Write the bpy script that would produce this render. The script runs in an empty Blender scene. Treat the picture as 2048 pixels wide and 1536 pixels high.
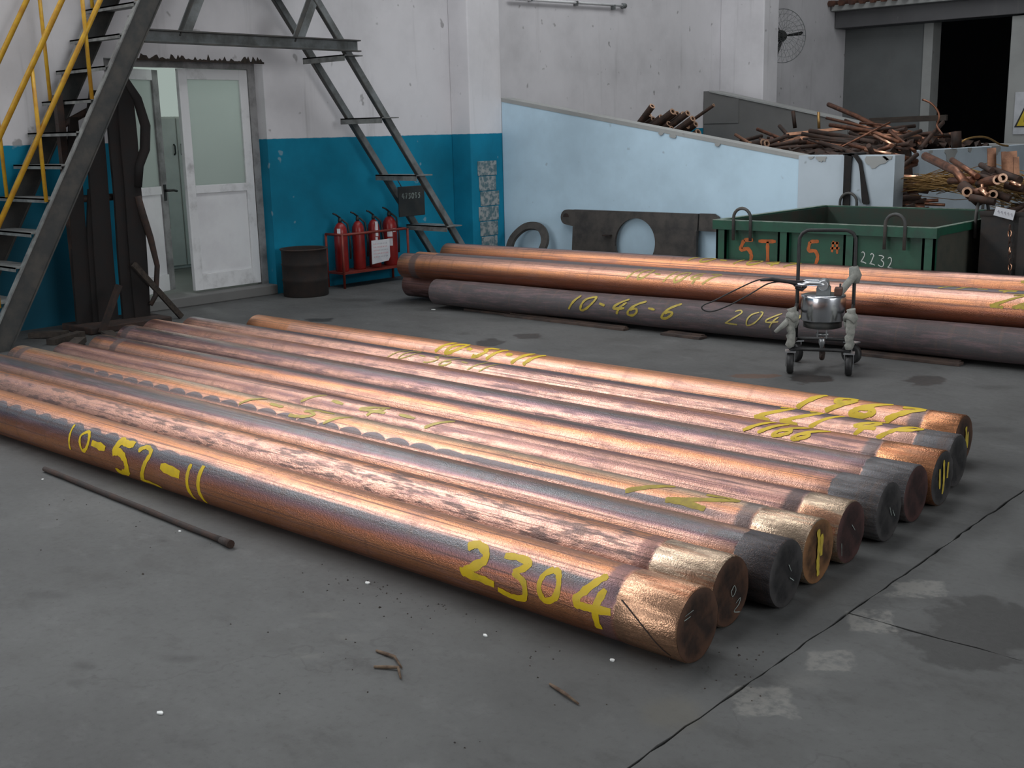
import bpy, bmesh, math, random
from mathutils import Vector, Matrix
random.seed(7)
S = bpy.context.scene
COL = S.collection
PI = math.pi
R = math.radians

# ------------------------------------------------------------ camera
cam_data = bpy.data.cameras.new('camera')
cam_data.sensor_fit = 'HORIZONTAL'
cam_data.sensor_width = 36.0
cam_data.lens = 2300.0 / 2048.0 * 36.0
cam_data.clip_end = 200
cam = bpy.data.objects.new('camera', cam_data)
COL.objects.link(cam)
_r, _u, _b = (0.744326, 0.667408, -0.02334), (-0.126409, 0.175123, 0.976398), (0.655743, -0.723808, 0.214715)
cam.matrix_world = Matrix(((_r[0], _u[0], _b[0], 0.0), (_r[1], _u[1], _b[1], 0.0), (_r[2], _u[2], _b[2], 1.6), (0, 0, 0, 1)))
S.camera = cam

# ------------------------------------------------------------ world, daylight, exposure
w = bpy.data.worlds.new('world'); S.world = w; w.use_nodes = True
w.node_tree.nodes['Background'].inputs[0].default_value = (0.55, 0.62, 0.72, 1)
w.node_tree.nodes['Background'].inputs[1].default_value = 0.5
S.view_settings.view_transform = 'Standard'
S.view_settings.look = 'None'
S.view_settings.gamma = 1.0
S.view_settings.use_curve_mapping = False
S.view_settings.exposure = -0.08

def area(name, loc, target, sx, sy, power, color=(0.97, 0.985, 1.0)):
    l = bpy.data.lights.new(name, 'AREA'); l.shape = 'RECTANGLE'; l.size = sx; l.size_y = sy
    l.energy = power; l.color = color
    o = bpy.data.objects.new(name, l); COL.objects.link(o)
    o.location = loc
    d = Vector(target) - Vector(loc)
    o.rotation_euler = d.to_track_quat('-Z', 'Y').to_euler()
    return o
# clerestory strip high in the door wall, roof lights, and the open gate behind the camera
area('clerestory_daylight', (-9.60, 2.2, 6.4), (0, 2.2, 5.6), 9.0, 1.9, 680)
area('roof_daylight_near', (-5.6, 9.5, 8.8), (-5.6, 9.5, 0), 2.4, 13.0, 450)
area('roof_daylight_far', (2.0, 1.0, 8.8), (2.0, 1.0, 0), 2.4, 9.0, 80)
area('side_fill_light', (8.6, 5.0, 3.8), (-8, 8.0, 2.0), 7.0, 4.4, 650)  # unseen side fill, added to light the walls that face it
area('rear_gate_daylight', (-6.6, -7.85, 2.3), (-6.6, 8.0, 1.2), 5.4, 4.2, 400)

# ------------------------------------------------------------ measured positions (metres)
STAINS = [
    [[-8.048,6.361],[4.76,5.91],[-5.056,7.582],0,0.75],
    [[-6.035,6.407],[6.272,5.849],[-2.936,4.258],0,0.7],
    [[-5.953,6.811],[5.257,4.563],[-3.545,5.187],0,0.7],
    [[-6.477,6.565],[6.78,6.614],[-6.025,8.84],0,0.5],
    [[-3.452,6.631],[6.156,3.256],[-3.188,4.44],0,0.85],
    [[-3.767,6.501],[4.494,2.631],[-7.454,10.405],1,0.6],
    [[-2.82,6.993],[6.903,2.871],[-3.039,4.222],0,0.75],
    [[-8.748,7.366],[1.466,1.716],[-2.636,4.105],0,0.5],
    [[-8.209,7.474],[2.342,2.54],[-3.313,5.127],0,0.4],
    [[-4.058,2.333],[11.13,18.12],[-15.116,19.177],0,0.5],
    [[-3.881,2.429],[6.142,9.245],[-7.694,9.751],0,0.3],
    [[-3.243,1.55],[7.994,15.011],[-11.491,14.108],0,0.45],
    [[-3.155,1.48],[10.897,20.741],[-16.317,19.969],0,0.3],
    [[-3.033,1.783],[6.438,10.078],[-17.976,22.1],0,0.3],
    [[-2.851,2.014],[9.587,12.741],[-14.517,17.882],0,0.15],
    [[-1.201,3.532],[3.823,1.41],[-2.211,2.735],0,0.62],
    [[-1.29,4.193],[11.275,3.769],[-2.492,3.138],0,0.4],
    [[-1.597,4.748],[8.086,2.898],[-2.693,3.457],0,0.35],
    [[-1.616,4.098],[8.596,3.575],[-5.852,7.396],0,0.25],
    [[-1.502,2.693],[10.047,5.762],[-6.322,7.712],2,0.75],
    [[-1.477,3.032],[12.63,6.407],[-8.475,10.415],2,0.7],
    [[-1.505,3.38],[11.1,5.184],[-7.244,8.98],2,0.8],
    [[-1.502,3.745],[8.952,3.794],[-7.676,9.598],2,0.7],
    [[-1.481,2.868],[7.704,4.122],[-8.339,10.21],2,0.25],
    [[-1.647,2.462],[6.674,4.502],[-4.514,5.492],3,0.35],
    [[-2.967,2.269],[6.19,7.685],[-15.098,18.748],2,0.3],
    [[-2.748,2.217],[7.997,9.437],[-16.617,20.524],2,0.25],
    [[-2.742,2.048],[7.987,10.087],[-17.867,21.98],2,0.3],
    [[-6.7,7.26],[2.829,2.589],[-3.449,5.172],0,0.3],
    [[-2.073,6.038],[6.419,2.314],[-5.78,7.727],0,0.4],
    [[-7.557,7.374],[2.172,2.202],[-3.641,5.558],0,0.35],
    [[-3.877,1.763],[3.797,7.566],[-11.362,14.18],0,0.3],
    [[-2.596,2.649],[3.498,3.34],[-6.693,8.326],0,0.22],
    [[-2.254,2.593],[4.728,4.041],[-5.642,6.965],0,0.2],
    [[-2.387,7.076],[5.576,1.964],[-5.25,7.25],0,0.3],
]
BARS = [
    [[[-6.844,13.5,1.83],[-6.332,13.2,1.68],[-5.889,12.9,1.536],[-5.56,12.7,1.467]],0.036,"round","thick brown copper bar jutting highest out of the scrap heap at upper left"],
    [[[-6.712,13.2,1.666],[-6.244,13.0,1.582],[-5.793,12.8,1.491]],0.022,"round","thin brown bar just below the highest jutting bar of the scrap heap"],
    [[[-6.695,12.2,1.488],[-6.405,12.4,1.514],[-6.112,12.6,1.55]],0.045,"flat","pale copper strip lying level across the left of the scrap heap"],
    [[[-6.117,12.6,1.545],[-5.691,12.5,1.473]],0.025,"round","copper rod continuing right from the tip of the level strip"],
    [[[-6.395,11.3,1.351],[-6.255,11.7,1.453]],0.06,"flat","wide tapering copper strip at the left foot of the scrap heap"],
    [[[-6.327,11.8,1.446],[-6.04,12.0,1.465]],0.05,"flat","copper strip joined end on to the wide tapering strip"],
    [[[-6.213,11.6,1.411],[-5.61,11.4,1.363]],0.03,"round","straight copper rod resting along the rim above the pale wall corner"],
    [[[-5.523,11.2,1.362],[-5.362,11.4,1.477],[-5.19,11.6,1.596]],0.014,"round","thin bright rod slanting up to the right across the scrap heap"],
    [[[-5.357,11.6,1.468],[-5.047,11.4,1.368]],0.02,"bright","short shiny copper rod falling to the right, middle of the heap"],
    [[[-5.436,11.2,1.387],[-4.984,11.0,1.305]],0.026,"round","copper rod lying just behind the rim right of the black strap"],
    [[[-7.055,13.0,1.759],[-7.022,13.0,1.556]],0.03,"dark","dark stub standing upright in front of the grey concrete wall"],
    [[[-6.613,12.8,1.736],[-6.6,12.8,1.545]],0.022,"gold","yellowish upright rod in front of the grey concrete wall"],
    [[[-7.011,12.6,1.585],[-6.792,12.4,1.48]],0.028,"dark","short dark bar leaning at the left end of the level copper strip"],
    [[[-6.815,11.4,1.434],[-6.79,11.8,1.48]],0.028,"dark","dark bar at the far left of the scrap heap, just above the blue wall"],
    [[[-6.693,11.6,1.45],[-6.332,11.4,1.407]],0.02,"round","thin copper rod left of the wide tapering strip"],
    [[[-5.023,12.0,1.322],[-5.037,12.3,1.455],[-5.04,12.6,1.582]],0.03,"dark","brown bar rising to the right above the white end wall"],
    [[[-5.197,12.4,1.828],[-5.096,12.4,1.783],[-5.021,12.4,1.698],[-5.005,12.4,1.62],[-5.023,12.4,1.547],[-4.913,12.3,1.454]],0.014,"round","curled brown copper wire standing up in front of the dark doorway"],
    [[[-4.971,12.8,1.483],[-4.955,12.8,1.306]],0.07,"dark","thick dark stub standing on the white end wall"],
    [[[-5.039,13.0,1.307],[-4.949,13.0,1.387],[-4.894,13.2,1.415],[-4.839,13.4,1.4],[-4.773,13.6,1.323],[-4.752,13.8,1.301]],0.014,"gold","thin bent wire arching over the white end wall"],
    [[[-4.818,10.9,1.112],[-4.762,11.3,1.281]],0.03,"dark","dark bar crossing upward in the gap beside the white end wall"],
    [[[-4.871,11.0,1.281],[-4.764,11.3,1.213]],0.035,"round","copper bar at the top of the gap beside the white end wall"],
    [[[-4.819,10.9,1.131],[-4.768,11.3,1.188]],0.03,"round","copper bar rising right in the middle of the gap by the white end wall"],
    [[[-4.817,10.9,1.088],[-4.475,10.9,1.068]],0.03,"bright","shiny copper bar lying level and low in the gap by the white end wall"],
    [[[-6.208,12.3,1.584],[-5.636,12.1,1.511],[-5.205,11.9,1.388]],0.03,"round","copper bar lying across the middle of the scrap heap under the thin bright rod"],
    [[[-6.296,12.0,1.524],[-5.719,11.8,1.449],[-5.332,11.6,1.391]],0.034,"dark","dark copper bar in the body of the heap behind the black strap"],
    [[[-6.736,11.9,1.405],[-6.069,11.8,1.448],[-5.556,11.7,1.417]],0.028,"dark","long dark bar low in the left half of the scrap heap"],
    [[[-6.11,12.6,1.511],[-5.665,12.8,1.533],[-5.519,13.0,1.55]],0.028,"dark","dark bar near the back of the heap towards the dark board"],
    [[[-5.471,12.0,1.389],[-5.284,12.2,1.45],[-5.195,12.4,1.498]],0.03,"dark","dark bar rising to the right between heap and white end wall"],
    [[[-5.454,12.2,1.506],[-5.25,12.0,1.412],[-4.996,11.8,1.297]],0.026,"round","copper rod falling to the right towards the white end wall"],
    [[[-5.81,11.3,1.408],[-5.374,11.1,1.319]],0.03,"dark","dark rod tucked behind the rim left of the black strap"],
    [[[-5.12,10.9,1.338],[-4.798,10.8,1.301]],0.02,"bright","thin shiny rod along the rim right of the black strap"],
    [[[-4.798,10.9,1.026],[-4.697,11.2,0.94]],0.03,"dark","dark piece low in the gap by the white end wall, second from bottom"],
    [[[-4.804,10.9,0.93],[-4.714,11.2,0.979]],0.03,"round","copper piece low in the gap by the white end wall"],
    [[[-4.747,10.8,0.875],[-4.656,11.1,0.879]],0.04,"dark","dark lump bar at the very bottom of the gap by the white end wall"],
    [[[-6.183,13.0,1.598],[-5.86,12.9,1.569],[-5.677,12.8,1.528]],0.02,"round","thin copper rod at the crest of the heap beside the highest bar"],
    [[[-6.421,13.1,1.637],[-5.978,12.9,1.504]],0.02,"dark","thin dark rod parallel to and under the highest bar"],
]
TUBES = [
    [[-7.571,10.78,1.835],0.036,[0.65,-0.1,0.6],0.95,"copper tube standing steepest at the left end of the tubes on the blue sloping wall"],
    [[-7.717,10.93,1.746],0.033,[0.65,-0.1,0.6],0.95,"shorter copper tube just under the steepest tube on the blue sloping wall"],
    [[-7.627,10.88,1.695],0.036,[0.78,-0.12,0.42],0.95,"copper tube third from the left, low behind the blue sloping wall"],
    [[-7.485,10.83,1.714],0.034,[0.78,-0.12,0.42],0.95,"dark tube end between the low tube and the tall pair on the sloping wall"],
    [[-7.3,10.78,1.768],0.038,[0.78,-0.12,0.42],0.95,"tall dark tube, left of the tall pair on the blue sloping wall"],
    [[-7.342,10.93,1.747],0.034,[0.78,-0.12,0.42],0.95,"bright ended tube, right of the tall pair on the blue sloping wall"],
    [[-7.223,10.88,1.734],0.04,[0.78,-0.12,0.42],0.95,"thick tube with bright end at the top middle of the sloping wall bundle"],
    [[-7.138,10.83,1.747],0.034,[0.78,-0.12,0.42],0.95,"dark tube peeking over the thick bright ended tube"],
    [[-7.041,10.78,1.687],0.036,[0.78,-0.12,0.42],0.95,"dark tube at the upper right of the sloping wall bundle"],
    [[-7.1,10.93,1.629],0.034,[0.78,-0.12,0.42],0.95,"dark tube at the right side of the sloping wall bundle, middle height"],
    [[-7.176,10.88,1.61],0.034,[0.78,-0.12,0.42],0.95,"tube end low in the middle of the sloping wall bundle"],
    [[-7.221,10.83,1.601],0.036,[0.78,-0.12,0.42],0.95,"bright tube end low on the sloping wall bundle, left of the middle"],
    [[-7.311,10.78,1.587],0.034,[0.78,-0.12,0.42],0.95,"dim tube end low on the left of the sloping wall bundle"],
    [[-7.248,10.93,1.551],0.038,[0.78,-0.12,0.42],0.95,"tube end just above the rim of the sloping wall"],
    [[-7.034,10.88,1.543],0.042,[0.78,-0.12,0.42],0.95,"rightmost tube with brightest end on the sloping wall"],
    [[-7.385,10.83,1.641],0.034,[0.78,-0.12,0.42],0.95,"dark tube lying under the tall pair on the sloping wall"],
    [[-6.855,10.9,1.823],0.018,[0.78,-0.05,0.42],0.62,"single thin rod sticking out to the right above the sloping wall bundle"],
    [[-6.459,11.0,1.396],0.04,[0.75,-0.25,0.12],0.7,"tube with bright slit end at the left foot of the scrap heap"],
    [[-6.297,11.0,1.374],0.04,[0.75,-0.25,0.12],0.7,"lower left of three dim tube ends beside the wide strip"],
    [[-6.262,11.0,1.41],0.04,[0.75,-0.25,0.12],0.7,"right of three dim tube ends beside the wide strip"],
    [[-6.304,11.0,1.421],0.04,[0.75,-0.25,0.12],0.7,"upper of three dim tube ends beside the wide strip"],
]
BINBARS = [
    [[[-4.101,9.9,1.307],[-3.671,9.5,1.198],[-3.495,9.3,1.09]],0.035,"round","long copper bar slanting into the right hand bin from the white end wall"],
    [[[-3.826,9.8,1.276],[-3.458,9.4,1.16]],0.024,"round","second copper bar slanting into the right hand bin, parallel to the long one"],
    [[[-3.546,9.7,1.239],[-3.383,9.5,1.2]],0.024,"dark","short dark bar end at the back of the right hand bin"],
    [[[-3.525,9.7,1.175],[-3.357,9.5,1.161]],0.024,"dark","short dark bar end just under the back one in the right hand bin"],
    [[[-3.434,9.6,1.377],[-3.415,9.6,1.14]],0.034,"flatv","narrow upright copper strip in the right hand bin"],
    [[[-3.338,9.6,1.349],[-3.321,9.6,1.156]],0.016,"flatv","thin upright copper strip left of the widest one in the bin"],
    [[[-3.295,9.6,1.349],[-3.278,9.6,1.157]],0.06,"flatv","widest upright copper strip in the right hand bin"],
    [[[-3.205,9.5,1.309],[-3.191,9.5,1.17]],0.022,"flatv","upright copper strip at the right edge of the bin"],
    [[[-3.535,9.3,1.089],[-3.353,9.2,0.981]],0.05,"dark","thick dark tube slanting down across the front of the bin load"],
    [[[-3.465,9.2,1.033],[-3.3,9.2,1.059]],0.035,"round","copper tube lying level at the front of the bin load"],
    [[[-3.341,9.15,1.076],[-3.259,9.1,1.031]],0.02,"bright","short shiny rod at the front of the bin load"],
    [[[-3.346,9.2,1.112],[-3.335,9.2,1.059]],0.012,"bright","tiny shiny upright rod at the front of the bin load"],
    [[[-3.261,9.2,1.048],[-3.126,9.2,1.001]],0.03,"dark","dark tube at the front right of the bin load"],
    [[[-3.205,9.3,1.101],[-3.061,9.3,1.073]],0.03,"dark","dark tube lying level at the right of the bin load"],
    [[[-3.152,9.25,1.124],[-3.068,9.25,1.098]],0.018,"bright","thin pale rod at the right of the bin load"],
    [[[-3.515,9.5,1.159],[-3.315,9.5,1.122]],0.03,"dark","dark bar lying behind the two bright rings in the bin"],
    [[[-3.415,9.6,1.203],[-3.129,9.4,1.136]],0.03,"dark","dark bar lying behind the upright strips in the bin"],
    [[[-3.754,9.6,1.112],[-3.496,9.4,1.132]],0.03,"round","brown copper bar lying over the wire bundle by the bin"],
    [[[-3.395,9.1,1.013],[-3.203,9.1,0.983]],0.03,"dark","dark bar lowest at the front of the bin load"],
]
BINTUBES = [
    [[-3.195,9.1,1.149],0.036,[0.55,-0.8,0.1],0.5,"left of two white ended tubes in the right hand bin"],
    [[-3.155,9.1,1.165],0.036,[0.55,-0.8,0.1],0.5,"right of two white ended tubes in the right hand bin"],
    [[-3.428,9.12,1.054],0.04,[0.3,-0.9,0.05],0.3,"brown ring ended tube at the left front of the bin load"],
    [[-3.228,9.12,1.038],0.036,[0.4,-0.9,0.05],0.3,"dim ended tube between the shiny rods and the bin label"],
]
ROD = [[-5.429, 2.515, 0.0], [-3.811, 2.469, 0.0]]

# ------------------------------------------------------------ mesh builder
class MB:
    def __init__(self): self.v = []; self.f = []; self.sm = []
    def add(self, vs, fs, smooth=False, M=None):
        n = len(self.v)
        for p in vs:
            p = Vector(p)
            if M is not None: p = M @ p
            self.v.append(tuple(p))
        for f in fs:
            self.f.append(tuple(i + n for i in f)); self.sm.append(smooth)
        return self
    def box(self, lo, hi, M=None, bev=0.0):
        x0, y0, z0 = lo; x1, y1, z1 = hi
        if bev <= 0:
            vs = [(x0,y0,z0),(x1,y0,z0),(x1,y1,z0),(x0,y1,z0),(x0,y0,z1),(x1,y0,z1),(x1,y1,z1),(x0,y1,z1)]
            fs = [(0,3,2,1),(4,5,6,7),(0,1,5,4),(1,2,6,5),(2,3,7,6),(3,0,4,7)]
            return self.add(vs, fs, False, M)
        bm = bmesh.new(); bmesh.ops.create_cube(bm, size=1.0)
        for q in bm.verts:
            q.co = Vector(((x0+x1)/2 + q.co.x*(x1-x0), (y0+y1)/2 + q.co.y*(y1-y0), (z0+z1)/2 + q.co.z*(z1-z0)))
        bmesh.ops.bevel(bm, geom=bm.edges[:], offset=bev, segments=2, affect='EDGES', profile=0.5)
        bm.verts.index_update()
        vs = [tuple(q.co) for q in bm.verts]; fs = [tuple(q.index for q in f.verts) for f in bm.faces]
        bm.free(); return self.add(vs, fs, False, M)
    def beam(self, p0, p1, w, h, up=(0,0,1)):
        """rectangular bar from p0 to p1, w across, h along 'up'"""
        p0 = Vector(p0); p1 = Vector(p1); d = (p1-p0).normalized(); u = Vector(up)
        s = d.cross(u)
        if s.length < 1e-4: s = d.cross(Vector((1,0,0)))
        s.normalize(); u = s.cross(d).normalized()
        vs = []
        for p in (p0, p1):
            for a, b in ((-1,-1),(1,-1),(1,1),(-1,1)): vs.append(p + s*(a*w/2) + u*(b*h/2))
        return self.add(vs, [(0,1,2,3),(7,6,5,4),(0,4,5,1),(1,5,6,2),(2,6,7,3),(3,7,4,0)])
    def tube(self, pts, r, n=8, caps=True, closed=False):
        pts = [Vector(p) for p in pts]; m = len(pts)
        rs = r if isinstance(r, (list, tuple)) else [r]*m
        rings = []; prev = None
        for i, p in enumerate(pts):
            if closed: d = (pts[(i+1) % m] - pts[i-1])
            else: d = pts[min(i+1, m-1)] - pts[max(i-1, 0)]
            d.normalize()
            if prev is None:
                a = Vector((0,0,1)) if abs(d.z) < 0.9 else Vector((1,0,0))
                s = d.cross(a).normalized()
            else:
                s = (prev - d*prev.dot(d))
                if s.length < 1e-5: s = d.orthogonal()
                s.normalize()
            prev = s; t = d.cross(s)
            rings.append([p + s*(rs[i]*math.cos(2*PI*k/n)) + t*(rs[i]*math.sin(2*PI*k/n)) for k in range(n)])
        vs = [q for ring in rings for q in ring]; fs = []
        for i in range(m if closed else m-1):
            j = (i+1) % m
            for k in range(n): fs.append((i*n+k, i*n+(k+1) % n, j*n+(k+1) % n, j*n+k))
        self.add(vs, fs, True)
        if caps and not closed:
            b = len(self.v) - len(vs)
            self.f.append(tuple(b+k for k in reversed(range(n)))); self.sm.append(False)
            self.f.append(tuple(b+(m-1)*n+k for k in range(n))); self.sm.append(False)
        return self
    def lathe(self, prof, M=None, n=24, cap=True):
        """profile [(r,z)] about local z"""
        vs = []; fs = []
        for r, z in prof:
            for k in range(n): vs.append((r*math.cos(2*PI*k/n), r*math.sin(2*PI*k/n), z))
        for i in range(len(prof)-1):
            for k in range(n): fs.append((i*n+k, i*n+(k+1) % n, (i+1)*n+(k+1) % n, (i+1)*n+k))
        self.add(vs, fs, True, M)
        if cap:
            b = len(self.v)-len(vs)
            self.f.append(tuple(b+k for k in reversed(range(n)))); self.sm.append(False)
            self.f.append(tuple(b+(len(prof)-1)*n+k for k in range(n))); self.sm.append(False)
        return self
    def prism(self, poly, t, o=(0,0,0), u=(1,0,0), v=(0,0,1), wv=(0,1,0), hole=None):
        """2D polygon extruded by t along wv; hole = polygon with the same count of points (ring)"""
        o = Vector(o); u = Vector(u); v = Vector(v); wv = Vector(wv); n = len(poly)
        P = lambda a, k: o + u*a[0] + v*a[1] + wv*k
        if hole is None:
            vs = [P(a, 0) for a in poly] + [P(a, t) for a in poly]
            fs = [tuple(range(n)), tuple(reversed(range(n, 2*n)))]
            for i in range(n): j = (i+1) % n; fs.append((j, i, i+n, j+n))
            return self.add(vs, fs)
        vs = [P(a,0) for a in poly]+[P(a,0) for a in hole]+[P(a,t) for a in poly]+[P(a,t) for a in hole]
        fs = []
        for i in range(n):
            j = (i+1) % n
            fs += [(i,j,n+j,n+i),(2*n+j,2*n+i,3*n+i,3*n+j),(j,i,2*n+i,2*n+j),(n+i,n+j,3*n+j,3*n+i)]
        return self.add(vs, fs)
    def hollow(self, p0, d, L, ro, ri, n=14):
        """hollow tube that ends (open, ring shown) at p0 and runs back along -d for L"""
        p0 = Vector(p0); d = Vector(d).normalized(); s = d.orthogonal().normalized(); t = d.cross(s)
        vs = []
        for r, k in ((ro, 0), (ri, 0), (ri, -min(L*0.8, .25)), (ro, -L)):
            for i in range(n):
                a = 2*PI*i/n; vs.append(p0 + s*(r*math.cos(a)) + t*(r*math.sin(a)) + d*k)
        fs = []
        for i in range(n):
            j = (i+1) % n
            fs += [(j, i, n+i, n+j), (n+j, n+i, 2*n+i, 2*n+j), (i, j, 3*n+j, 3*n+i)]
        fs.append(tuple(2*n+i for i in range(n))); fs.append(tuple(3*n+i for i in reversed(range(n))))
        return self.add(vs, fs)
    def build(self, name, m, parent=None, at=None):
        """at: world point that the given coordinates are measured against (the thing's own origin)"""
        me = bpy.data.meshes.new(name)
        if at is not None:
            a = Vector(at); vs = [tuple(Vector(q)-a) for q in self.v]
        else: vs = self.v
        me.from_pydata(vs, [], self.f)
        me.polygons.foreach_set('use_smooth', self.sm)
        bm = bmesh.new(); bm.from_mesh(me); bmesh.ops.recalc_face_normals(bm, faces=bm.faces[:]); bm.to_mesh(me); bm.free()
        if m: me.materials.append(m)
        o = bpy.data.objects.new(name, me); COL.objects.link(o)
        if parent is not None: o.parent = parent
        elif at is not None: o.location = at
        return o
    def part(self, name, m, root):
        """world coordinates -> child of an unrotated root"""
        return self.build(name, m, root, at=root.location)

def tag(o, label=None, cat=None, group=None, kind=None):
    if label: o['label'] = label
    if cat: o['category'] = cat
    if group: o['group'] = group
    if kind: o['kind'] = kind
    return o
def thing(name, loc, label, cat, rz=0.0, group=None):
    o = bpy.data.objects.new(name, None); COL.objects.link(o)
    o.empty_display_size = 0.1
    o.location = loc; o.rotation_euler = (0, 0, rz)
    return tag(o, label, cat, group)
def struct(name, mb, m, parent=None):
    o = mb.build(name, m, parent)
    if parent is None: o['kind'] = 'structure'
    return o
def mono(name, mb, m, at, label, cat, group=None):
    return tag(mb.build(name, m, None, at=at), label, cat, group)
def copy_tree(o, parent=None):
    c = o.copy(); COL.objects.link(c); c.parent = parent
    for ch in list(o.children): copy_tree(ch, c)
    return c

# ------------------------------------------------------------ materials
class NT:
    def __init__(self, name):
        self.m = bpy.data.materials.new(name); self.m.use_nodes = True
        self.t = self.m.node_tree; self.n = self.t.nodes; self.b = self.n['Principled BSDF']
        self.tc = None
    def new(self, ty, **kw):
        q = self.n.new(ty)
        for k, v in kw.items(): setattr(q, k, v)
        return q
    def set(self, sock, v):
        if hasattr(v, 'is_output'): self.t.links.new(v, sock)
        else:
            if isinstance(v, (tuple, list)) and len(v) == 3 and sock.type == 'RGBA': v = (*v, 1)
            sock.default_value = v
    def math(self, op, a, b=0.0, c=0.0, clamp=False):
        q = self.new('ShaderNodeMath', operation=op, use_clamp=clamp)
        self.set(q.inputs[0], a); self.set(q.inputs[1], b); self.set(q.inputs[2], c); return q.outputs[0]
    def coord(self, k='Object'):
        if self.tc is None: self.tc = self.new('ShaderNodeTexCoord')
        return self.tc.outputs[k]
    def vec(self, x, y, z):
        q = self.new('ShaderNodeCombineXYZ')
        for s, v in zip(q.inputs, (x, y, z)): self.set(s, v)
        return q.outputs[0]
    def sep(self, v):
        q = self.new('ShaderNodeSeparateXYZ'); self.set(q.inputs[0], v); return q.outputs
    def mapping(self, v, scale=(1,1,1), loc=(0,0,0), rot=(0,0,0)):
        q = self.new('ShaderNodeMapping'); self.set(q.inputs[0], v)
        q.inputs['Scale'].default_value = scale; q.inputs['Location'].default_value = loc; q.inputs['Rotation'].default_value = rot
        return q.outputs[0]
    def noise(self, v, scale=5.0, detail=4.0, rough=0.55, dist=0.0):
        q = self.new('ShaderNodeTexNoise'); self.set(q.inputs['Vector'], v)
        q.inputs['Scale'].default_value = scale; q.inputs['Detail'].default_value = detail
        q.inputs['Roughness'].default_value = rough; q.inputs['Distortion'].default_value = dist
        return q.outputs[0]
    def step(self, x, a, b):
        q = self.new('ShaderNodeMapRange', interpolation_type='SMOOTHSTEP')
        self.set(q.inputs[0], x); self.set(q.inputs[1], a); self.set(q.inputs[2], b); return q.outputs[0]
    def mix(self, f, a, b):
        q = self.new('ShaderNodeMix', data_type='RGBA')
        self.set(q.inputs[0], f); self.set(q.inputs[6], a); self.set(q.inputs[7], b); return q.outputs[2]
    def ramp(self, f, stops):
        q = self.new('ShaderNodeValToRGB'); self.set(q.inputs[0], f)
        e = q.color_ramp.elements
        while len(e) < len(stops): e.new(0.5)
        for el, (p, c) in zip(e, stops): el.position = p; el.color = (*c, 1)
        return q.outputs[0]
    def bump(self, h, strength=0.3, dist=0.01):
        q = self.new('ShaderNodeBump'); self.set(q.inputs['Height'], h)
        q.inputs['Strength'].default_value = strength; q.inputs['Distance'].default_value = dist
        self.t.links.new(q.outputs[0], self.b.inputs['Normal'])
    def done(self, col, rough=0.6, metal=0.0, spec=None):
        self.set(self.b.inputs['Base Color'], col); self.set(self.b.inputs['Roughness'], rough); self.set(self.b.inputs['Metallic'], metal)
        if spec is not None: self.b.inputs['Specular IOR Level'].default_value = spec
        return self.m

def worn(name, c1, c2, scale=6.0, rough=0.65, metal=0.0, bump=0.15, lo=0.35, hi=0.7, stretch=(1,1,1), spec=None):
    """base colour c1 with worn patches c2"""
    t = NT(name); v = t.mapping(t.coord(), stretch)
    n = t.noise(v, scale, 6, 0.62); f = t.step(n, lo, hi)
    n2 = t.noise(v, scale*9, 3)
    t.bump(n2, bump, 0.004)
    return t.done(t.mix(f, c1, c2), t.math('MULTIPLY_ADD', n, 0.25, rough-0.12), metal, spec)

MT = {}
MT['steel_dark'] = worn('dark painted steel', (0.040,0.043,0.043), (0.075,0.07,0.062), 7, 0.6)
MT['steel_grey'] = worn('grey painted steel', (0.20,0.22,0.225), (0.09,0.095,0.09), 5, 0.6)
MT['steel_tread'] = worn('worn grey tread plate', (0.22,0.23,0.22), (0.10,0.10,0.10), 9, 0.5)
MT['yellow'] = worn('yellow rail paint', (0.62,0.36,0.02), (0.45,0.22,0.02), 10, 0.45, bump=0.05)
MT['rust'] = worn('dark rusty iron', (0.022,0.016,0.014), (0.05,0.026,0.018), 12, 0.8, bump=0.4)
MT['drum'] = worn('black rusted drum', (0.010,0.0075,0.007), (0.022,0.013,0.010), 9, 0.85, bump=0.3)
MT['rust_red'] = worn('red brown rusted sheet', (0.12,0.05,0.03), (0.06,0.035,0.03), 6, 0.85)
MT['strap'] = worn('black webbing', (0.008,0.0075,0.0075), (0.018,0.014,0.013), 20, 0.85)
MT['sling'] = worn('oily dark sling', (0.005,0.004,0.004), (0.012,0.007,0.006), 9, 0.8)
MT['plate'] = worn('scaled steel plate', (0.075,0.066,0.058), (0.035,0.033,0.032), 5, 0.7, bump=0.3)
MT['green'] = worn('green skip paint', (0.008,0.075,0.042), (0.014,0.042,0.030), 6, 0.5, lo=0.4, hi=0.8)
MT['green_in'] = worn('dirty inside of skip', (0.02,0.045,0.032), (0.045,0.04,0.03), 5, 0.75)
MT['skip_side'] = worn('bare brown skip side', (0.055,0.055,0.042), (0.03,0.04,0.033), 5, 0.75)
MT['skip_edge'] = worn('scuffed rim edge', (0.22,0.26,0.22), (0.05,0.12,0.08), 12, 0.5)
MT['orange_paint'] = worn('orange stencil paint', (0.50,0.12,0.02), (0.30,0.09,0.02), 20, 0.6)
MT['chalk'] = worn('white chalk', (0.62,0.66,0.64), (0.35,0.4,0.38), 60, 0.9)
MT['bin'] = worn('black scrap bin', (0.012,0.013,0.013), (0.03,0.022,0.018), 7, 0.7)
MT['red'] = worn('red extinguisher paint', (0.30,0.014,0.012), (0.20,0.012,0.010), 8, 0.35, bump=0.02)
MT['red_frame'] = worn('red rack paint', (0.24,0.03,0.016), (0.15,0.022,0.015), 10, 0.5)
MT['black'] = worn('black rubber and plastic', (0.012,0.012,0.013), (0.025,0.025,0.025), 20, 0.55)
MT['white_tag'] = worn('white paper', (0.72,0.72,0.74), (0.62,0.62,0.66), 10, 0.8)
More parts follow.
